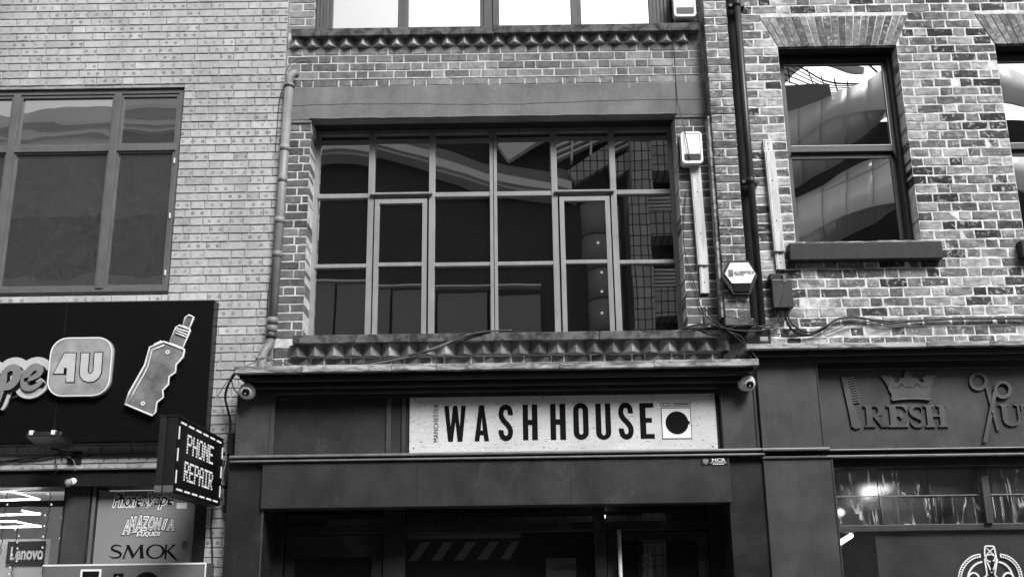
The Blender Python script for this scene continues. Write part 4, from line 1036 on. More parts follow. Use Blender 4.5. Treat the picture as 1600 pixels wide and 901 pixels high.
four = crop([(410,422),(505,252),(603,250),(584,488),(512,488),(518,424)]); fourh = crop([(500,412),(520,412),(524,362),(505,368),(512,352),(470,410)])
f4 = [(408,424),(500,250),(600,250),(583,488),(508,488),(518,424)]
flat('numeral_outline', [zp(crop(f4), YV-.06)], m_print, YV-.0575, bdg, .0015)
f4i = [(419,416),(504,257),(592,257),(577,481),(516,481),(521,416),(497,416),(500,375),(493,378),(487,385)]
flat('numeral', [zp(crop([(419,416),(504,257),(592,257),(577,481),(516,481),(523,372),(487,372),(500,366),(497,416)]), YV-.06)], m_acry2, YV-.060, bdg, .0020)
u_ = [(628,250),(705,250),(692,392),(700,412),(714,408),(722,392),(732,248),(808,246),(795,415),(775,455),(735,484),(690,488),(645,475),(620,440),(616,400)]
u_i = [(635,257),(697,257),(684,395),(695,419),(716,416),(730,394),(739,255),(800,253),(788,413),(769,450),(732,477),(690,481),(649,468),(627,437),(624,400)]
flat('numeral_outline', [zp(crop(u_), YV-.06)], m_print, YV-.0575, bdg, .0015); flat('numeral', [zp(crop(u_i), YV-.06)], m_acry2, YV-.060, bdg, .0020)
# script letters
scp = thing('script_lettering', 'grey script letters with pale outline running into the rounded badge', 'lettering', (PX(20, 620, YV), YV, PZ(20, 640, YV)))
E_ = sm2(crop([(190,470),(255,452),(305,420),(318,385),(295,368),(255,375),(215,420),(190,475),(198,520),(240,532),(290,512),(335,470)]), 5)
Pst = sm2(crop([(40,395),(25,470),(-5,560),(-30,640),(-45,690)]), 5); Pb = sm2(crop([(20,430),(70,380),(120,375),(138,410),(120,470),(75,515),(30,520),(0,500)]), 5); Pc = sm2(crop([(120,440),(160,415),(195,395)]), 5)
A_ = sm2(crop([(-20,400),(-90,380),(-140,440),(-130,510),(-80,515),(-30,450),(-15,400)]), 5)
lay_ = 0
for pts, wd in ((E_, .185), (Pb, .20), (Pst, .18), (Pc, .16), (A_, .20)):
    nn = len(pts); flat('outline', stroke(zp(pts, YV-.05), [wd*(.55+.45*math.sin(math.pi*(i+.5)/nn)**.4) for i in range(nn)]), m_acry2, YV-.040-lay_*.0006, scp, .0395); lay_ += 1
for dx, mm, yy, k in ((3, m_print, YV-.048, 1.05), (0, m_gprint, YV-.056, .85)):
    for pts, wd in ((E_, .075), (Pb, .085), (Pst, .095), (Pc, .05), (A_, .085)):
        q = [(a+dx*.8, b+dx) for a, b in pts]; nn = len(q)
        flat('letter_stroke', stroke(zp(q, YV-.05), [k*wd*(.45+.55*math.sin(math.pi*(i+.5)/nn)) for i in range(nn)]), mm, yy-lay_*.0004, scp, .004); lay_ += 1
# vape device
vd = thing('device_sign', 'grey vaporiser shaped sign edged in white neon on the black fascia', 'sign', (PX(240, 645, YV), YV, PZ(240, 648, YV)))
dev = [(975,655),(1010,560),(1090,420),(1130,350),(1170,210),(1280,168),(1440,230),(1430,285),(1375,345),(1370,405),(1320,440),(1315,500),(1270,545),(1275,600),(1225,640),(1215,715),(1190,745)]
tank = [(1320,180),(1375,55),(1400,40),(1485,75),(1430,215)]; tip = [(1425,45),(1450,-25),(1475,-40),(1512,-25),(1480,65)]
btn = [(1197,183),(1255,155),(1262,172),(1204,200)]
for nm, pl, mm in (('body', dev, m_devg), ('tank', tank, m_devg), ('mouthpiece', tip, m_devg)):
    q = zp(crop(pl), YV-.05); o = flat(nm, [q], mm, YV-.045, vd, .0445)
    c_ = [(x, YV-.047, z) for x, z in q]; bm2 = bmesh.new(); tube(bm2, c_+[c_[0]], .0085, 6)
    obj('neon_edge', bm2, m_offw, o)
o = flat('button', [zp(crop(btn), YV-.05)], m_offw, YV-.04, vd, .0395)
for a, b in ((1308, 248), (1115, 648)):
    X, Z = P(a/5, 500+b/5, YV-.05); flat('screw_ring', stroke([(X+.013*math.cos(t*.3927), Z+.013*math.sin(t*.3927)) for t in range(16)], .009, True), m_offw, YV-.049, vd, .004)
q = zp(crop([(1010,645),(1045,560),(1120,430),(1155,360),(1190,232),(1285,195)]), YV-.05); obj('neon_line', TB([(x, YV-.05, z) for x, z in q], .006, 6), m_offw, vd)
for l_ in ([(1375,80),(1470,118)], [(1372,100),(1462,135)], [(1378,65),(1480,95)]):
    q = zp(crop(l_), YV-.05); obj('neon_line', TB([(x, YV-.052, z) for x, z in q], .006, 6), m_offw, vd)

# ground floor of the vape shop
vs_ = thing('shopfront', 'dim vape shop glazing with charcoal posts under the black fascia', 'shopfront', (-5.6, .0, 0))
YH = -.10
hz0, hz1 = PZ(160, 759, YH), PZ(160, 733, YH)
bar('header', vs_, m_black, -8.19, shopx-.002, YH, .28, hz0, shopz-.001, .004)
bar('header_drip', vs_, m_frame_l, -8.18, shopx+.02, YH-.03, YH-.0005, hz1-.004, hz1+.010, .003)
YW = .05
pa, pb_ = PX(104, 820, YW), PX(152, 820, YW)
bar('post', vs_, m_paint3, pa-.03, pb_+.002, YW-.04, .25, 0, hz0-.0005, .004)
bar('post_face', vs_, m_paint2, pa-.004, pb_-.06, YW-.06, YW-.0405, 0, hz0-.001, .003)
bar('post_bead', vs_, m_frame_l, pb_-.04, pb_-.012, YW-.058, YW-.0405, 0, hz0-.001, .003)
pane(vs_, -8.1, pa-.03, .3, hz0, YW, m_shop2)
tzz = PZ(50, 786, YW+.12)
bar('transom', vs_, m_black, -8.1, pa-.035, YW+.11, YW+.16, tzz-.03, tzz+.022, .003)
rm = room('shop_room', vs_, -8.1, pa-.032, 0, hz0-.002, .27, 1.6, M_plain('vape_room', .62, .8, .3, 1.5))
# LED zigzag tubes
m_led = M_emit('led_tube', 1, 4.0)
def neon(label, zig):
    pts = [(PX(a, b, .2), .2, PZ(a, b, .2)) for a, b in zig]
    o = obj('light_tube', TB(pts, .008, 8), m_led); tag(o, label, 'light')
neon('bent white light tube above the dark transom in the vape window', [(-60,782),(0,781),(62,779),(18,767),(-50,762)])
neon('bent white light tube just under the dark transom in the vape window', [(-60,805),(0,804),(63,802),(34,797)])
neon('lowest bent white light tube in the vape window', [(-60,824),(0,823),(64,821.5),(24,814),(-50,814)])
# fairy lights
m_bulb = M_emit('fairy_bulb', 1, .35)
for k, (ax, top_) in enumerate(((76, 760), (103, 765), (8, 760), (30, 820))):
    X = PX(ax, 800, .12); Z1_ = PZ(ax, top_, .12); Z0_ = PZ(ax, 905, .12)
    fl_ = thing('fairy_lights', ('string of tiny bulbs hanging beside the transom end in the vape window', 'string of tiny bulbs hanging along the vape window post', 'string of tiny bulbs hanging across the bent light tubes', 'short string of tiny bulbs hanging over the dark brand panel')[k], 'lights', (X, .12, Z0_))
    n = 26; pts = [(X+random.uniform(-.008, .008)-k*.0, .12, Z1_+(Z0_-Z1_)*i/n) for i in range(n+1)]
    obj('wire', TB(pts, .0035, 5), m_cable, fl_)
    for i in range(2, n, 3):
        x, y, z = pts[i]; d = random.choice((-1, 1))*.02
        obj('bulb', lathe([(.009, 0), (.005, .012), (.002, .016)], (x+d, y-.004, z-.008), (0, 0, 1), 6), m_bulb, fl_)
# poster panel beside the door
pq0, pq1 = PX(158, 820, .0), PX(321, 820, -.03)
bar('post', vs_, m_paint3, PX(302.5, 820, -.03), shopx-.003, -.03, .25, 0, hz0-.0005, .004)
x1p = PX(302.5, 820, -.03)-.001
post = thing('poster_panel', 'grey poster panel with vape and phone lettering beside the shop door', 'poster', ((pb_+x1p)/2, .02, PZ(230, 885, .02)))
obj('panel', BX(pb_+.0025, x1p, .02, .05, PZ(230, 895, .02)-.5, hz0-.03), m_poster, post)
def tbounds(s_, **k):
    k = dict(k); k['offset'] = 0; b = text_bm(s_, **k); xs = [v.co.x for v in b.verts]; ys = [v.co.y for v in b.verts]; b.free(); return min(xs), max(xs), min(ys), max(ys)
def txt(s_, l, t, r, b, y, m, parent, name='lettering', dep=.002, **k):
    x0, x1, z0, z1 = R4(l, t, r, b, y); return obj(name, fit(text_bm(s_, **k), x0, x1, z0, z1, y, dep, bounds=tbounds(s_, **k)), m, parent)
for off_, mm, yy in ((.085, m_offw, .0175), (.0, m_print, .0145)):
    txt('Phone', 178, 769.5, 221, 790.5, yy, mm, post, shear=.3, offset=off_)
    txt('&', 223, 780, 230.5, 791, yy-.0003, mm, post, offset=off_)
    txt('Vape', 232, 769.5, 271, 793.5, yy-.0006, mm, post, shear=.3, offset=off_)
x0, x1, z0, z1 = R4(276, 785, 292, 794, .0175); obj('badge_mark', BX(x0, x1, .017, .0195, z0, z1, bev=0), m_offw, post)
# AMAZONIA on a rising arc
word = 'AMAZONIA'
for i, chh in enumerate(word):
    l = 192+i*9.9; r = l+10.4; t = 805+[7,1.5,0,1,1.5,3,5,6][i]; b = [834,831,830,828,827.5,827,827,828][i]
    if chh == 'I': l += 1.6; r -= 1.2
    for off_, mm, yy in ((.11, m_print, .0178), (.065, m_offw, .0155), (-.012, m_gprint, .0132)):
        x0, x1, z0, z1 = R4(l+.8, t+1, r-.6, b-1, yy); obj('letter', fit(text_bm(chh, shear=.25, offset=off_), x0, x1, z0, z1, yy-i*.0001, .0018, bounds=tbounds(chh, shear=.25)), mm, post)
for off_, mm, yy in ((.12, m_print, .0175), (.04, m_offw, .015)): txt('E-LIQUIDS', 213.5, 830, 250.5, 838, yy, mm, post, shear=.2, offset=off_)
# SMOK with flared strokes
smok = {
 'S': stroke(sm2([(.88,.84),(.70,.93),(.42,.95),(.18,.86),(.14,.70),(.34,.57),(.66,.46),(.86,.30),(.78,.12),(.48,.045),(.2,.07),(.02,.18)], 4), [.04+.13*math.sin(math.pi*i/44)**1.0 for i in range(45)]),
 'M': [[(0,0),(.05,.03),(.20,.90),(.14,.97),(.28,1),(.52,.30),(.78,1),(.92,.98),(.87,.92),(.95,.05),(1,0),(.76,0),(.80,.05),(.75,.72),(.50,0),(.46,0),(.24,.70),(.12,.04),(.18,0)]],
 'O': [arcp(.5,.5,.5,.52,0,354,30), arcp(.5,.5,.36,.44,0,354,30)],
 'K': [[(0,0),(.06,.05),(.06,.94),(0,1),(.24,1),(.18,.94),(.18,.54),(.52,.92),(.46,1),(.80,1),(.70,.95),(.34,.58),(.74,.12),(.90,-.08),(1.05,-.14),(.82,-.12),(.62,.02),(.20,.48),(.18,.05),(.24,0)]],
}
for chh, l, r in (('S', 171.5, 192), ('M', 190.5, 227), ('O', 228, 257.5), ('K', 256, 280)):
    x0, x1, z0, z1 = R4(l, 850, r, 871.5, .0175); obj('letter', fit(shape_bm(smok[chh]), x0, x1, z0, z1, .0175, .002, keep=True), m_print, post)
X, Z = P(289, 850, .0175); flat('registered_ring', stroke([(X+.028*math.cos(t*.3), Z+.028*math.sin(t*.3)) for t in range(21)], .004, True), m_print, .0175, post)
txt('R', 286.5, 846, 291.5, 854, .0175, m_print, post)
# lower lightbox
x0, x1, z1 = PX(66, 890, -.30), PX(321.5, 890, -.30), PZ(190, 880.5, -.30)
lbx = thing('light_box', 'grey lightbox sign with white trim below the poster panel', 'sign', ((x0+x1)/2, -.2, z1-.9))
obj('case', BX(x0, x1, -.29, -.02, z1-.9, z1, bev=.004), m_frame_l, lbx)
obj('face', BX(x0+.01, x1-.012, -.296, -.2905, z1-.89, z1-.012), M_plain('lightbox_print', .14, .5, .12, 3), lbx)
obj('trim', BX(x0, x1, -.299, -.2905, z1-.010, z1+.003), m_offw, lbx); obj('trim', BX(x1-.009, x1+.001, -.299, -.2905, z1-.89, z1-.0105), m_offw, lbx)
X0, X1 = PX(125.5, 895, -.3), PX(158, 895, -.3); Z1 = PZ(142, 888.5, -.3)
flat('phone_outline', fr_rect(X0, X1, Z1-.4, Z1, .016), m_offw, -.2985, lbx, .0023); obj('phone_screen', BX(X0+.0165, X1-.0165, -.2985, -.2962, Z1-.38, Z1-.0165), m_print, lbx)
X0, X1 = PX(177, 899, -.3), PX(193, 899, -.3); Z1 = PZ(185, 895, -.3); obj('dark_icon', BX(X0, X1, -.2985, -.2962, Z1-.2, Z1, bev=.0), m_print, lbx)
X, Z = P(228, 915, -.3); flat('dark_icon', [arcp(X, Z, .11, .11, 0, 352, 28)], m_print, -.2985, lbx, .0023)
txt('4u', 179, 899.5, 192, 905, -.300, m_offw, lbx)
# LENOVO panel
lp = thing('brand_panel', 'dark panel with pale rounded lettering inside the vape window', 'sign', (PX(40, 880, .24), .24, PZ(40, 882, .24)))
x0, x1, z0, z1 = R4(11, 845, 70, 880, .24); obj('panel', BX(x0, x1, .235, .25, z0, z1), M_plain('brand_panel_print', .045, .5, .1, 3), lp)
txt('Lenovo', 17, 854, 67, 873, .233, m_white, lp, offset=.03)
x0, x1, z0, z1 = R4(-40, 842, 78, 890, .28); obj('stand', BX(x0, x1, .262, .268, z0-.1, z1), M_plain('display_white', .55, .6, .1, 3), lp)

# ================================================================== PROJECTING LED SIGN
rnd = random.Random(77)
ph = thing('projecting_sign', 'projecting black LED sign reading PHONE REPAIR', 'sign', (PX(345, 740, -.2), -.2, PZ(345, 790, -.2)))
SX = PX(350, 690, -.17)
sy1 = -.17; sy0 = -1.30
def pface(x, y):        # a point of the lettered face (plane X = SX) seen at a pixel
    d = ri2*((x-800)/FPX)-up2*((y-450.5)/FPX)+fw; t = (SX-CAM.x)/d.x; q = CAM+d*t; return q.y, q.z
sy0 = pface(276, 700)[0]; fz1 = pface(279, 650)[1]; fz0 = pface(268, 768)[1]
TH = .135
obj('case', BX(SX-TH, SX-.006, sy0, sy1, fz0, fz1, bev=.006), m_black, ph)
obj('end_strip', BX(SX-TH+.003, SX-TH+.048, sy0-.012, sy0-.0005, fz0+.004, fz1-.004, bev=.003), m_paint3, ph)
obj('end_strip', BX(SX-TH+.060, SX-.004, sy0-.008, sy0-.0005, fz0+.004, fz1-.006, bev=.003), m_black, ph)
obj('end_clip', BX(SX-TH+.001, SX-TH+.052, sy0-.017, sy0-.0125, fz0+.002, fz0+.05), m_frame_l, ph); obj('end_clip', BX(SX-TH+.062, SX-.002, sy0-.013, sy0-.0085, fz0+.002, fz0+.05), m_frame_l, ph)
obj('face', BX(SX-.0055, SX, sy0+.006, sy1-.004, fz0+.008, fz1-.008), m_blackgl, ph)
obj('lid', BX(SX-TH-.004, SX+.004, sy0-.014, sy1, fz1+.0005, fz1+.009, bev=.002), m_paint3, ph)
m_ledd = M_emit('led_dot', .9, .34)
F5 = {'P': '1111010001100011111010000100001', 'H': '10001100011000111111100011000110001', 'O': '01110100011000110001100011000101110', 'N': '10001110011010110101100111000110001', 'E': '11111100001000011110100001000011111', 'R': '11110100011000111110101001001010001', 'A': '01110100011000111111100011000110001', 'I': '11111001000010000100001000010011111'}
F5['P'] = '11110100011000111110100001000010000'
def ledword(word, ya, yb, za, zb):
    n = len(word)*6-1; du = (yb-ya)/n; dv = (zb-za)/7
    for i, ch in enumerate(word):
        bm = bmesh.new()
        for r_ in range(7):
            for c_ in range(5):
                if F5[ch][r_*5+c_] == '1':
                    y = ya+(i*6+c_)*du; z = zb-(r_+.5)*dv
                    for k in range(2):
                        box(bm, SX+.0003, SX+.004, y+du*(.08+.5*k), y+du*(.40+.5*k), z-dv*.32, z-dv*.04); box(bm, SX+.0003, SX+.004, y+du*(.08+.5*k), y+du*(.40+.5*k), z+dv*.06, z+dv*.34)
        obj('letter', bm, m_ledd, ph)
L_ = sy1-sy0; HZ = fz1-fz0
ledword('PHONE', sy0+L_*.19, sy0+L_*.76, fz0+HZ*.56, fz0+HZ*.83); ledword('REPAIR', sy0+L_*.17, sy0+L_*.78, fz0+HZ*.19, fz0+HZ*.46)
for z in (fz0+HZ*.055, fz1-HZ*.06):
    for k in range(6): obj('border_dash', BX(SX+.0003, SX+.005, sy0+L_*(.05+.155*k), sy0+L_*(.05+.155*k+.10), z-.006, z+.006), m_ledd, ph)
for y in (sy0+L_*.025, sy1-L_*.03):
    for k in range(3): obj('border_dash', BX(SX+.0003, SX+.004, y-.009, y+.009, fz0+HZ*(.13+.29*k), fz0+HZ*(.13+.29*k+.17)), m_ledd, ph)
bxx = PX(356, 740, -.12)
obj('wall_bracket', BX(bxx-.02, bxx+.03, -.13, YL-.003, PZ(356, 800, -.12), PZ(356, 676, -.12), bev=.004), m_black, ph)
for z in (fz0+HZ*.3, fz1-HZ*.2): obj('bracket_arm', TB([(SX-.06, sy1-.01, z), (bxx, -.125, z)], .016, 8), m_black, ph)

# ================================================================== PIPES
dp = thing('downpipe', 'grey painted downpipe with collars at the edge of the pale brick wall', 'pipe', (PX(424, 540, -.14), -.13, PZ(415, 575, -.14)))
YPp = YL-.06
a = P(452, 132, YPp); b = P(424.5, 520, YPp)
def lerp(a, b, t): return (a[0]+(b[0]-a[0])*t, YPp, a[1]+(b[1]-a[1])*t)
obj('pipe', TB([lerp(a, b, 0), lerp(a, b, 1)], .040, 16), m_pipe, dp)
for t, m, r in ((.0, m_pipe, .050), (.27, m_frame, .0445), (.40, m_pipe, .0425), (.565, m_frame, .044), (.70, m_pipe, .0425), (.955, m_pipe, .048), (.985, m_pipe, .046)):
    obj('collar', TB([lerp(a, b, max(0, t-.012)), lerp(a, b, t+.012)], r, 16), m, dp)
c = P(452, 128, YPp)
obj('pipe_shoe', TB(smooth([lerp(a, b, -.002), (c[0]+.005, YPp, c[1]+.05), (c[0]+.03, YPp+.03, c[1]+.10), (c[0]+.05, YPp+.07, c[1]+.11)]), .036, 12), m_pipe, dp)
e1 = P(421, 538, YPp); e2 = P(411, 553, YPp-.03); e3 = P(408.5, 576, YPp-.05)
obj('pipe_bend', TB(smooth([lerp(a, b, 1), (e1[0], YPp, e1[1]), (e2[0], YPp-.03, e2[1]), (e3[0], YPp-.05, e3[1])], 8), .040, 14), m_pipe, dp)
obj('collar', TB([(P(409.5, 560, YPp)[0], YPp-.04, P(409.5, 560, YPp)[1]), (P(409.2, 565, YPp)[0], YPp-.043, P(409, 565, YPp)[1])], .045, 14), m_pipe, dp)
obj('collar', TB([lerp(a, b, 1.005), lerp(a, b, 1.02)], .046, 14), m_dpipe, dp)
YQ = -.10
rp = thing('drainpipe', 'black cast iron drainpipe between the slim pier and mottled wall', 'pipe', (PX(1190, 505, YQ), YQ, PZ(1190, 508, YQ)))
a = P(1146.5, -60, YQ); b = P(1191, 507, YQ)
obj('pipe', TB([(a[0], YQ, a[1]), (b[0], YQ, b[1])], .030, 16), m_dpipe, rp)
for t in (.12, .62): 
    q = (a[0]+(b[0]-a[0])*t, YQ, a[1]+(b[1]-a[1])*t); obj('collar', TB([q, (q[0], YQ, q[2]-.06)], .034, 16), m_dpipe, rp)
    obj('pipe_bracket', BX(q[0]-.075, q[0]+.075, YQ+.02, YR-.001, q[2]-.045, q[2]-.015, bev=.003), m_dpipe, rp)

# ================================================================== FIXTURES ON THE WALLS
def boxlamp(label, l, t, r, b):
    x0, x1, z0, z1 = R4(l, t, r, b, -.13); h = z1-z0; wd = x1-x0
    o = thing('wall_light', label, 'light', ((x0+x1)/2, 0, z0))
    flat('housing', [rsq(x0, x1, z0, z1, .03)], m_white, -.12, o, .119-.002)
    flat('rim', [rsq(x0-.004, x1+.004, z0-.004, z1+.004, .034), rsq(x0+.014, x1-.014, z0+.014, z1-.014, .022)], m_white, -.128, o, .0079)
    obj('lens', BX(x0+.02, x1-.02, -.127, -.1205, z0+h*.10, z0+h*.27), M_plain('grey_lens', .07, .2, .1, 4), o)
    obj('face_plate', BX(x0+.018, x1-.018, -.125, -.1205, z0+h*.29, z1-.018), m_white, o)
    obj('back_plate', BX(x0-.012, x1+.006, -.0015, -.0005, z0-.01, z1+.006), m_gap, o)
boxlamp('white box light on brick jamb beside the big gridded window', 1065.5, 206, 1097, 254)
boxlamp('white box light beside the topmost window', 1053, -22, 1086, 25)
def batten(label, segs, yb):
    o = thing('wooden_batten', label, 'batten', (PX(segs[-1][2], segs[-1][3], yb), yb, PZ(segs[-1][2], segs[-1][3], yb)))
    for (xa, ya, xb, yb2, w_, d) in segs:
        p0, p1 = P(xa, ya, yb), P(xb, yb2, yb)
        obj('board', prism([(p0[0]-w_/2, p0[1]), (p0[0]+w_/2, p0[1]), (p1[0]+w_/2, p1[1]), (p1[0]-w_/2, p1[1])], yb-d, yb-.0015), m_batten, o)
        for t in (.3, .7):
            X, Z = p0[0]+(p1[0]-p0[0])*t, p0[1]+(p1[1]-p0[1])*t; obj('nail', lathe([(.006, 0), (.005, .003)], (X, yb-d, Z), (0, -1, 0), 7), m_dsill, o)
        obj('edge_strip', prism([(p0[0]-w_/2+.01, p0[1]-.002), (p0[0]-w_/2+.022, p0[1]-.002), (p1[0]-w_/2+.022, p1[1]+.002), (p1[0]-w_/2+.01, p1[1]+.002)], yb-d-.006, yb-d-.0003), m_batten, o)
batten('pale bare batten hanging below the white box light on the jamb', [(1084.5, 256, 1097.5, 416, .092, .05), (1098, 404, 1101, 459, .078, .03)], YM)
batten('pale bare batten fixed to mottled brick above the dark junction box', [(1198, 220, 1200, 242, .082, .03), (1200.5, 240, 1216, 395, .09, .055), (1216, 388, 1219.5, 422, .08, .03)], YR)
# alarm
al = thing('alarm_box', 'hexagonal white and black alarm box on the slim brick pier', 'alarm', (PX(1156, 455, YP), YP, PZ(1156, 457, YP)))
X, Z = P(1156, 431, YP-.06)
hexo = [(-.158,.0),(-.090,.138),(.088,.138),(.154,.0),(.080,-.165),(-.070,-.165)]
obj('back_case', prism([(X+a_, Z+b_) for a_, b_ in hexo], YP-.065, YP-.0015), m_black, al)
hexi = [(-.132,.016),(-.078,.116),(.078,.116),(.132,.016),(.088,-.07),(-.076,-.07)]
obj('front_cover', prism([(X+a_, Z+b_) for a_, b_ in hexi], YP-.078, YP-.0655), m_white, al)
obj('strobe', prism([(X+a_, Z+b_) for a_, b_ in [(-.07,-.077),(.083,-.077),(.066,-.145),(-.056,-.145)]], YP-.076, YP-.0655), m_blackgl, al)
obj('lettering', fit(text_bm('ALLNEWTECH', offset=.01), X-.055, X+.122, Z+.012, Z+.038, YP-.0805, .002), m_print, al)
for k in range(4): flat('logo_arc', stroke([(X-.075+.03*math.cos(rad(t)), Z+.022-(k-1.5)*.016+.004*math.sin(rad(t))) for t in range(60, 301, 30)], .0035), m_gprint, YP-.0805-.0006*k, al)
obj('rule', BX(X-.05, X+.03, YP-.0805, YP-.0785, Z+.001, Z+.005), m_print, al)
# junction box
jb = thing('junction_box', 'dark metal junction box under the batten on mottled brick', 'box', (PX(1223, 480, YR), YR, PZ(1223, 481, YR)))
x0, x1, z0, z1 = R4(1206.5, 437, 1238, 481, -.1)
obj('case', BX(x0, x1, -.12, YR-.0015, z0, z1, bev=.006), m_paint, jb)
obj('lid', BX(x0-.006, x1-.02, -.10, YR-.0015, z1+.001, z1+.06, bev=.006), m_dsill, jb)
obj('hasp', BX((x0+x1)/2+.01, (x0+x1)/2+.04, -.126, -.1005, z1-.03, z1+.04, bev=.002), m_frame_l, jb)
obj('door_seam', TB([((x0+x1)/2-.03, -.1205, z0+.02), ((x0+x1)/2+.02, -.1205, z1-.05)], .002, 4), m_black, jb)
# cctv turrets
def turret(label, px, py, y, aim, r=.064):
    X, Z = P(px, py, y-.06); o = thing('security_camera', label, 'camera', (X, y, Z-.06))
    obj('base', lathe([(r*.9, 0), (r*.95, .03), (r*.98, .075), (r*.85, .09)], (X, y-.0005, Z), (0, -1, 0), 24), m_white, o)
    d = Vector(aim).normalized(); c_ = Vector((X, y-.085, Z))
    obj('collar_ring', lathe([(r*.98, 0), (r*1.06, .02), (r*.96, .04), (r*.74, .046)], c_+d*.005, d, 24), m_white, o)
    obj('eyeball', lathe([(r*.50, .03), (r*.72, .055), (r*.64, .075), (r*.46, .08)], c_+d*.0, d, 24), m_white, o)
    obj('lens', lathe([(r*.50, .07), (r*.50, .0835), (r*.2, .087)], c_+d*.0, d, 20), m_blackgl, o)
    obj('lens_glint', lathe([(r*.16, .0), (r*.12, .006)], c_+d*.0865+Vector((-.006, 0, -.012)), d, 10), m_frame, o)
turret('white turret security camera on the pilaster near the downpipe foot', 387, 611, -.245, (.15, -1, -.35))
turret('white turret security camera on the pilaster next to the barber shop', 1165, 598, -.245, (.2, -1, -.45))
o = thing('security_camera', 'small pale security camera at the vape shop window head', 'camera', (PX(109, 755, -.12), YH, PZ(109, 757, -.12)))
X, Z = P(108, 754, -.14); obj('base', lathe([(.03, 0), (.03, .02), (.022, .03)], (X+.02, YH-.0005, Z+.015), (0, -1, 0), 14), m_white, o)
obj('eyeball', lathe([(.01, -.030), (.028, -.018), (.034, 0), (.030, .018), (.016, .030)], (X, -.15, Z), (-.9, -.3, -.4), 16), m_frame, o)
obj('lens', lathe([(.020, 0), (.016, .008)], Vector((X, -.15, Z))+Vector((-.9, -.3, -.4)).normalized()*.027, (-.9, -.3, -.4), 12), m_blackgl, o)
# floodlight under the black fascia
fd = thing('floodlight', 'flat dark floodlight on a bracket under the black fascia', 'light', (PX(80, 690, -.3), -.2, PZ(80, 697, -.3)))
X0, X1 = PX(45, 690, -.5), PX(100, 690, -.5); Zt = PZ(75, 675, -.5)
bm = BX(X0, X1, -.56, -.28, Zt-.04, Zt, bev=.008); bmesh.ops.rotate(bm, verts=bm.verts[:], cent=(X0, -.56, Zt), matrix=Matrix.Rotation(rad(-14), 3, 'X')); obj('housing', bm, m_black, fd)
bm = BX(X0+.02, X1-.02, -.57, -.561, Zt-.035, Zt-.006); obj('front_trim', bm, m_paint3, fd)
for f in (.10, .72): obj('clip', BX(X0+(X1-X0)*f, X0+(X1-X0)*f+.03, -.578, -.545, Zt-.03, Zt+.006, bev=.002), m_white, fd)
obj('bracket', TB([((X0+X1)/2, -.40, Zt-.12), ((X0+X1)/2+.06, -.25, Zt-.13), ((X0+X1)/2+.06, YL-.003, Zt-.13)], .012, 8), m_black, fd)
obj('wall_plate', BX((X0+X1)/2, (X0+X1)/2+.12, YL-.012, YL-.002, Zt-.2, Zt-.1), m_dsill, fd)

# ================================================================== CABLES
def cable(label, pts, r=.006, m=None, group=None, k=6):
    q = [(PX(a, b, y), y, PZ(a, b, y)) for a, b, y in pts]
    return tag(obj('cable', TB(smooth(q, k), r, 6), m or m_cable), label, 'cable', group)
cable('black cable swept up from the capping across the sill of the big window', [(372,579,-.50),(440,574,-.40),(520,572,-.36),(600,562,-.3),(680,545,-.26),(720,527,-.17),(760,518,-.135),(800,516,-.10)], .008)
cable('thin pale cable lying along the laundry capping by the pipe foot', [(366,577,-.53),(398,566,-.4),(412,558,-.30),(440,566,-.3),(480,573,-.35),(560,571,-.34),(640,556,-.28),(705,533,-.18),(735,521,-.14)], .006, m_cable2)
cable('black cable hugging the swept cable above the laundry capping', [(420,560,-.2),(470,572,-.33),(560,573,-.36),(640,558,-.30),(700,538,-.2),(742,520,-.14),(775,517,-.12)], .006)
cable('thick black cable strung across the mottled bricks below the stone sill', [(1228,481,-.07),(1229,500,-.07),(1240,517,-.06),(1262,523,-.05),(1285,515,-.05),(1305,500,-.05),(1330,495,-.05),(1370,500,-.05),(1410,503,-.05),(1450,499,-.05),(1520,497,-.05),(1640,496,-.05)], .009)
cable('second black cable drooping beside the thick strung cable', [(1232,481,-.08),(1233,498,-.09),(1245,512,-.09),(1268,519,-.08),(1292,508,-.07),(1312,498,-.06),(1345,496,-.06),(1385,505,-.06),(1420,502,-.06),(1500,498,-.06),(1640,498.5,-.06)], .008)
cable('thin cable draped low over the mottled bricks above the barber capping', [(1205,520,-.06),(1250,525,-.05),(1290,521,-.05),(1330,506,-.05),(1380,501,-.045),(1440,500,-.045)], .004)
cable('thin cable hanging down the lintel end behind the white box light', [(1052,24,-.03),(1053,70,-.03),(1058,150,-.03),(1070,205,-.14),(1078,250,-.14)], .004)
cable('thin loose cable trailing down the jamb bricks from the batten', [(1072,300,-.02),(1068,380,-.02),(1087,450,-.02),(1100,490,-.03),(1125,508,-.1)], .004)
cable('thin looped wire over the bricks from the downpipe head', [(445,118,-.15),(452,102,-.08),(465,93,-.03),(478,92,-.02),(489,99,-.006)], .004)
cable('thin wire running down beside the upper downpipe', [(449,128,-.13),(438,150,-.08),(433,200,-.07),(431,235,-.08),(434,242,-.1)], .0035)
cable('thin wire running down beside the lower downpipe', [(423,435,-.08),(419,460,-.08),(418,495,-.08),(421,510,-.09)], .0035)
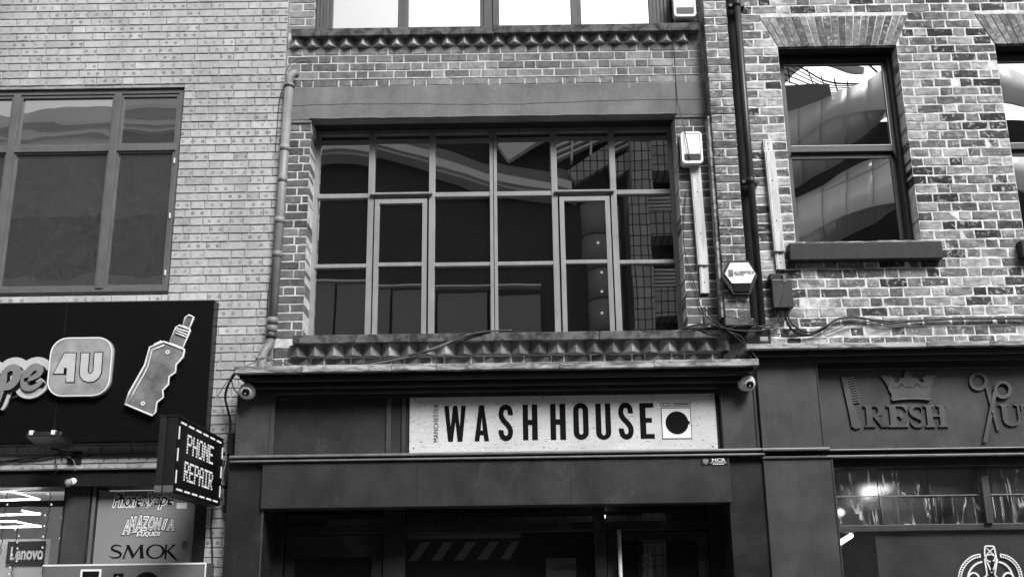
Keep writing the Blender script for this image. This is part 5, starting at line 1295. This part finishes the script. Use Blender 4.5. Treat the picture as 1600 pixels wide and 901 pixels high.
for i, (pts, r, lab) in enumerate((
    ([(1060,516,-.09),(1090,512,-.12),(1140,513,-.14),(1180,511,-.13),(1225,500,-.06),(1228,482,-.06)], .008, 'black cable from the sill end up into the junction box'),
    ([(1050,519,-.10),(1085,508,-.12),(1110,507,-.16),(1150,516,-.2),(1195,515,-.14),(1213,500,-.08),(1214,482,-.07)], .007, 'black cable sagging under the alarm pier'),
    ([(1075,513,-.10),(1120,517,-.16),(1165,507,-.2),(1200,512,-.12),(1222,497,-.09),(1221,482,-.09)], .006, 'thin black cable crossing the tangle under the pier'),
    ([(1066,520,-.11),(1110,511,-.15),(1145,520,-.2),(1160,528,-.24),(1166,545,-.36),(1176,562,-.44)], .006, 'thin cable dropping from the tangle to the barber cornice'),
    ([(1100,480,-.02),(1122,505,-.15),(1145,522,-.22),(1163,538,-.34),(1180,556,-.47),(1186,568,-.49)], .006, 'diagonal cable running down to the laundry capping end'))):
    cable(lab, pts, r)
cable('pale cable looped through the tangle under the pier', [(1092,515,-.11),(1130,512,-.125),(1170,503,-.20),(1176,498,-.2),(1184,511,-.15),(1215,512,-.08)], .006, m_cable2)
o = tag(obj('cable_tag', BX(PX(1187, 530, -.2), PX(1200, 530, -.2), -.21, -.18, PZ(1194, 533, -.2), PZ(1194, 526, -.2), bev=.006), m_frame), 'small pale connector block above the barber capping', 'connector')
cable('bundle of black cable dropping beside the laundry pilaster', [(370,580,-.50),(357,600,-.25),(352,620,-.16),(356,640,-.13),(360,660,-.12),(358,690,-.12)], .011)
cable('thin black cable looping from capping to the turret camera', [(366,582,-.45),(362,592,-.35),(366,608,-.30),(378,618,-.29)], .005)
cable('thin stray cable reaching from the bundle to the pale bricks', [(366,582,-.45),(352,600,-.2),(340,619,-.075)], .0035)
cable('pale cable curling behind the projecting sign down the bracket', [(346,690,-.2),(352,697,-.16),(353,720,-.15),(348,745,-.15),(350,790,-.14)], .006, m_cable2)
cable('black cable running down the pale bricks below the projecting sign', [(332,795,-.075),(330,820,-.075),(332,860,-.075),(331,905,-.075)], .007)
cable('black cable slung along the bricks under the floodlight', [(-20,722,-.08),(30,717,-.08),(70,713,-.09),(95,708,-.09),(120,711,-.08),(180,709,-.08),(248,709,-.08)], .007)
cable('second thin cable slung under the floodlight', [(-20,719,-.075),(40,719,-.075),(90,711,-.08),(150,713,-.075),(252,711,-.075)], .005)
cable('short looped cable hanging over the vape header', [(86,716,-.08),(88,735,-.14),(83,741,-.14)], .005)
cable('short pale cable curving under the floodlight bracket', [(104,712,-.08),(114,718,-.1),(118,730,-.14),(117,736,-.14)], .005, m_cable2)

# ================================================================== ACROSS THE STREET
YGL = .28
def V(x, y, yv): X, Z = P(x, y, yv); return X, 2*YGL-yv, Z
m_clad = M_plain('dark_cladding', .022, .5, .15, .6); m_pan = M_plain('facade_panel', .22, .5, .08, .5); m_fasc = M_plain('pale_fascia_metal', .75, .4, .06, .5)
m_conc = M_plain('grey_render', .80, .8, .12, .4); m_under = M_plain('canopy_underside', .24, .6, .1, .5); m_drum = M_plain('drum_cladding', .21, .5, .08, .5)
YF_ = 2*YGL-16.0
ob = thing('office_block', 'grey rendered block seen mirrored in the metal framed window', 'building', (-16, YF_-4, 0))
xa, xb = V(-1400, 200, 16)[0], V(395, 200, 16)[0]; zr = V(150, 178, 16)[2]; zm_ = V(150, 232, 16)[2]
obj('upper_storey', BX(xa, xb, YF_-8, YF_, zm_, zr), m_conc, ob)
zq_ = V(150, 345, 16)[2]
obj('glazed_storeys', BX(xa+.01, xb-.01, YF_-8, YF_-.3, zq_, zm_-.001), M_plain('bronze_cladding', .17, .5, .2, .5), ob)
obj('lower_storeys', BX(xa+.01, xb-.01, YF_-8, YF_-.3, 0, zq_-.001), M_plain('dark_bronze_cladding', .09, .5, .2, .5), ob)
z0 = V(150, 209, 16)[2]; z1 = V(150, 203, 16)[2]
obj('string_course', BX(xa, xb, YF_+.001, YF_+.25, z0, z1), m_fasc, ob)
z0 = V(150, 217, 16)[2]; obj('string_course', BX(xa, xb, YF_+.001, YF_+.2, z0-.1, z0), m_fasc, ob)
for k in range(6): obj('pier', BX(xa+.5+k*4.4, xa+1.1+k*4.4, YF_-.299, YF_-.05, 0, zm_-.002), m_conc, ob)
z0 = V(150, 452, 16)[2]; obj('balcony_edge', BX(xa, xb-.5, YF_-.299, YF_+.6, z0-.25, z0), m_pan, ob)
# the modern block with the curved canopy
cb_ = thing('modern_block', 'dark clad block with sweeping pale canopy mirrored in the gridded window', 'building', (0, YF_-4, 0))
xc, xd = V(400, 300, 16)[0], V(1125, 300, 16)[0]; zc = V(760, 150, 16)[2]
obj('cladding', BX(xc, xd, YF_-8, YF_, 0, zc), m_clad, cb_)
def ribbon(pts, h, dep, yv, m, name, parent):
    bm = bmesh.new(); rings = []
    for a, b, dv in pts:
        X, Y, Z = V(a, b, yv-dv); rings.append([bm.verts.new(q) for q in ((X, Y, Z), (X, Y, Z-h), (X, Y-dep, Z-h), (X, Y-dep, Z))])
    for A, B in zip(rings, rings[1:]):
        for k in range(4): bm.faces.new((A[k], A[(k+1) % 4], B[(k+1) % 4], B[k]))
    bm.faces.new(rings[0]); bm.faces.new(rings[-1][::-1]); bmesh.ops.recalc_face_normals(bm, faces=bm.faces[:])
    return obj(name, bm, m, parent)
pth = sm2([(440,226),(500,214),(540,211),(600,220),(690,244),(780,272),(860,284),(905,296)], 5)
ribbon([(a, b, .9) for a, b in pth], .20, .8, 16, m_fasc, 'canopy_fascia', cb_)
ribbon([(a, b+15, .7) for a, b in pth], .08, .6, 16, m_fasc, 'canopy_edge', cb_)
up3 = [(a, b-16, .3) for a, b in pth]; ribbon(up3, .7, .25, 16, m_under, 'canopy_back', cb_)
for k, (l, r) in enumerate(((470, 534), (536, 605), (607, 689), (691, 770), (772, 842))):
    X0, Y, Z1 = V(l, 452+k*2.2, 15.6); X1 = V(r, 452, 15.6)[0]; obj('facade_panel', BX(X0, X1-.03, Y-.3, Y, Z1-1.6, Z1), m_pan, cb_)
X0, Y, Z1 = V(470, 448, 15.5); X1 = V(842, 448, 15.5)[0]; obj('panel_coping', BX(X0, X1, Y-.3, Y, Z1-.04, Z1), m_conc, cb_)
# drum with seams
X, Y, Z = V(940, 400, 15.0); zt_ = V(940, 330, 15)[2]; zb2 = V(940, 640, 15)[2]; rr = V(968, 400, 15)[0]-X
zs2 = [zt_]+[V(940, v, 15)[2] for v in (381, 424, 471, 520, 575)]+[zb2]
for a, b in zip(zs2, zs2[1:]): obj('drum_panel', lathe([(rr, b+.02), (rr, a-.02)], (X, Y, 0), (0, 0, 1), 28), m_drum, cb_)
obj('drum_core', lathe([(rr-.03, zb2-4), (rr-.03, zt_-.01)], (X, Y, 0), (0, 0, 1), 20), m_clad, cb_)
for v in (397, 433, 463, 495):
    q = V(934, v, 15.0); obj('spot_lamp', lathe([(.032, 0), (.032, .02)], (q[0], Y+rr+.02, q[2]), (0, 1, 0), 10), M_emit('spot_glow%d' % v, 1, .25), cb_)
# tiled stair tower with louvres
s = NT('tower_tile'); v = s.coords(); b_ = s.n('ShaderNodeTexBrick'); s.l(s.mapping(s.tc.outputs['Object'], rot=(math.pi/2, 0, 0)), b_.inputs[0])
for k_, v_ in (('Scale', 1), ('Brick Width', .17), ('Row Height', .26), ('Mortar Size', .014)): b_.inputs[k_].default_value = v_
b_.offset = 0
b_.inputs['Color1'].default_value = (.46,)*3+(1,); b_.inputs['Color2'].default_value = (.34,)*3+(1,); b_.inputs['Mortar'].default_value = (.02,)*3+(1,)
p = s.n('ShaderNodeBsdfPrincipled'); s.l(b_.outputs[0], p.inputs['Base Color']); s.l(p.outputs[0], s.out.inputs[0]); m_ttile = s.m
tw = thing('stair_tower', 'tile clad stair tower with louvres mirrored in the gridded window end panes', 'tower', (V(1020, 400, 15)[0], V(0, 0, 15)[1], 0))
X0, Y, Z = V(984, 400, 14.8); X1 = V(1016, 400, 14.8)[0]; ztw = V(1000, 160, 14.8)[2]
obj('column', BX(X0, X1, Y-1.1, Y, 0, ztw), m_ttile, tw)
for t_, b2 in ((212, 262), (335, 372), (455, 500)):
    Z1, Z0 = V(1040, t_, 14.9)[2], V(1040, b2, 14.9)[2]; obj('spandrel', BX(X1+.001, V(1120, 300, 14.9)[0], Y-.9, Y-.15, Z0, Z1), m_ttile, tw)
for base in (300, 425):
    for k in range(6):
        Z = V(1040, base+6*k, 15)[2]; obj('louvre', BX(X1+.002, V(1115, 300, 15)[0], Y-.8, Y-.3, Z-.035, Z), m_conc, tw)
def beam(pa, pb, yv, w_, m, name, parent):
    a, b = Vector(V(*pa, yv)), Vector(V(*pb, yv)); d = (b-a).normalized(); n_ = d.cross(Vector((0, 1, 0))).normalized()*w_/2; bm = bmesh.new()
    q = [a-n_, a+n_, b+n_, b-n_]; f = [bm.verts.new(p_) for p_ in q]; g = [bm.verts.new(p_+Vector((0, -.25, 0))) for p_ in q]
    bm.faces.new(f); bm.faces.new(g[::-1])
    for i in range(4): bm.faces.new((f[i], g[i], g[(i+1) % 4], f[(i+1) % 4]))
    bmesh.ops.recalc_face_normals(bm, faces=bm.faces[:]); return obj(name, bm, m, parent)
beam((905, 288), (984, 238), 15.2, .42, m_ttile, 'sloping_beam', tw)
beam((790, 238), (860, 196), 15.3, .5, m_fasc, 'sloping_beam', tw)
for k in range(8): beam((862, 268-9.5*k), (984, 214-9.5*k), 15.4, .055, m_fasc, 'louvre', tw)
for xx in (905, 935): beam((xx, 262), (xx+1, 195), 15.35, .05, m_fasc, 'louvre_post', tw)
beam((760, 196), (776, 228), 15.3, .16, m_fasc, 'strut', tw)
# wave fronted building
wv_ = thing('wave_building', 'building with sweeping pale metal bands mirrored in the sash windows', 'building', (V(1500, 300, 14)[0], V(0, 0, 14.6)[1], 0))
x0, y0_, z1 = V(1130, 205, 14.6); obj('core', BX(x0, V(1900, 205, 14.6)[0], y0_-6, y0_, 0, V(1330, 204, 14.6)[2]), m_clad, wv_)
m_wave = M_plain('brushed_band_metal', .9, .5, .08, .6, metal=0, spec=.5)
m_wave2 = M_plain('band_soffit_metal', .75, .35, .1, .6, spec=.6)
def wave(stn, name, m, ya, yb):
    """panels between stations; each station (x, ytop, ybottom)"""
    xs_ = [a for a, b, c in stn]; tp = sm2([(a, b) for a, b, c in stn], 4); bt = sm2([(a, c) for a, b, c in stn], 4)
    for k in range(len(stn)-1):
        bm = bmesh.new(); R0 = []
        seg = range(4*k, 4*k+5)
        for i in seg:
            A = Vector(V(tp[i][0], tp[i][1], ya)); B = Vector(V(bt[i][0], bt[i][1], yb))
            if i == seg[0]: A.x += .015; B.x += .015
            back = Vector((0, -.08, 0)); R0.append([bm.verts.new(q) for q in (A, (A+B)/2+Vector((0, .01, 0)), B, B+back, A+back)])
        for P0, P1 in zip(R0, R0[1:]):
            for j in range(5): bm.faces.new((P0[j], P0[(j+1) % 5], P1[(j+1) % 5], P1[j])).smooth = j < 2
        bm.faces.new(R0[0]); bm.faces.new(R0[-1][::-1]); bmesh.ops.recalc_face_normals(bm, faces=bm.faces[:])
        obj(name, bm, m, wv_)
wave([(1160,205,262),(1215,184,246),(1248,175,231),(1284,163,204),(1322,149,190),(1357,136,185),(1400,108,184),(1470,90,178),(1550,110,170),(1640,150,190)], 'band_panel', m_wave, 14.5, 13.5)
wave([(1160,262,318),(1215,246,300),(1248,231,282),(1284,204,262),(1322,190,240),(1357,185,219),(1400,184,188),(1470,178,184)], 'band_soffit', m_wave2, 13.5, 14.4)
wave([(1180,330,368),(1240,314,371),(1279,298,349),(1316,283,332),(1357,265,320),(1402,243,310),(1470,225,296),(1560,240,300),(1660,270,330)], 'band_panel', m_wave, 12.8, 11.5)
wave([(1180,330,331),(1240,305,314),(1279,287,298),(1316,262,283),(1357,245,265),(1402,240,243)], 'band_soffit', m_wave2, 13.6, 12.8)
wave([(1180,368,420),(1240,371,412),(1279,349,386),(1316,332,364),(1357,320,344),(1402,310,317),(1470,296,300)], 'band_soffit', m_wave2, 11.5, 13.6)
beam((1218, 172), (1300, 170), 14.4, .9, m_under, 'roof_plant', wv_)
for k in range(5): 
    q = sm2([(1200,96+7*k),(1240,112+7.5*k),(1290,138+4.5*k),(1345,143+2*k),(1380,146+2*k)], 4); obj('roof_rail', TB([V(a, b, 14.9) for a, b in q], .014 if k else .022, 5), m_clad, wv_)
for a, b, c, d in ((1228,103,1236,142),(1262,120,1274,152),(1285,130,1292,156),(1304,135,1309,155),(1323,139,1325,152)): obj('roof_rail', TB([V(a, b, 14.9), V(c, d, 14.9)], .016, 5), m_clad, wv_)
for dy in (0, 9):
    q = sm2([(1215,140+dy),(1240,115+dy),(1268,100+dy),(1300,103+dy),(1330,118+dy*.5),(1350,122)], 5); obj('roof_arch', TB([V(a, b, 15.4) for a, b in q], .09, 6), m_offw, wv_)
for a, b in (((1228,140),(1265,95)), ((1220,128),(1252,90)), ((1333,92),(1372,125)), ((1316,92),(1346,122))): obj('roof_strut', TB([V(*a, 15.6), V(*b, 15.6)], .025, 5), m_under, wv_)
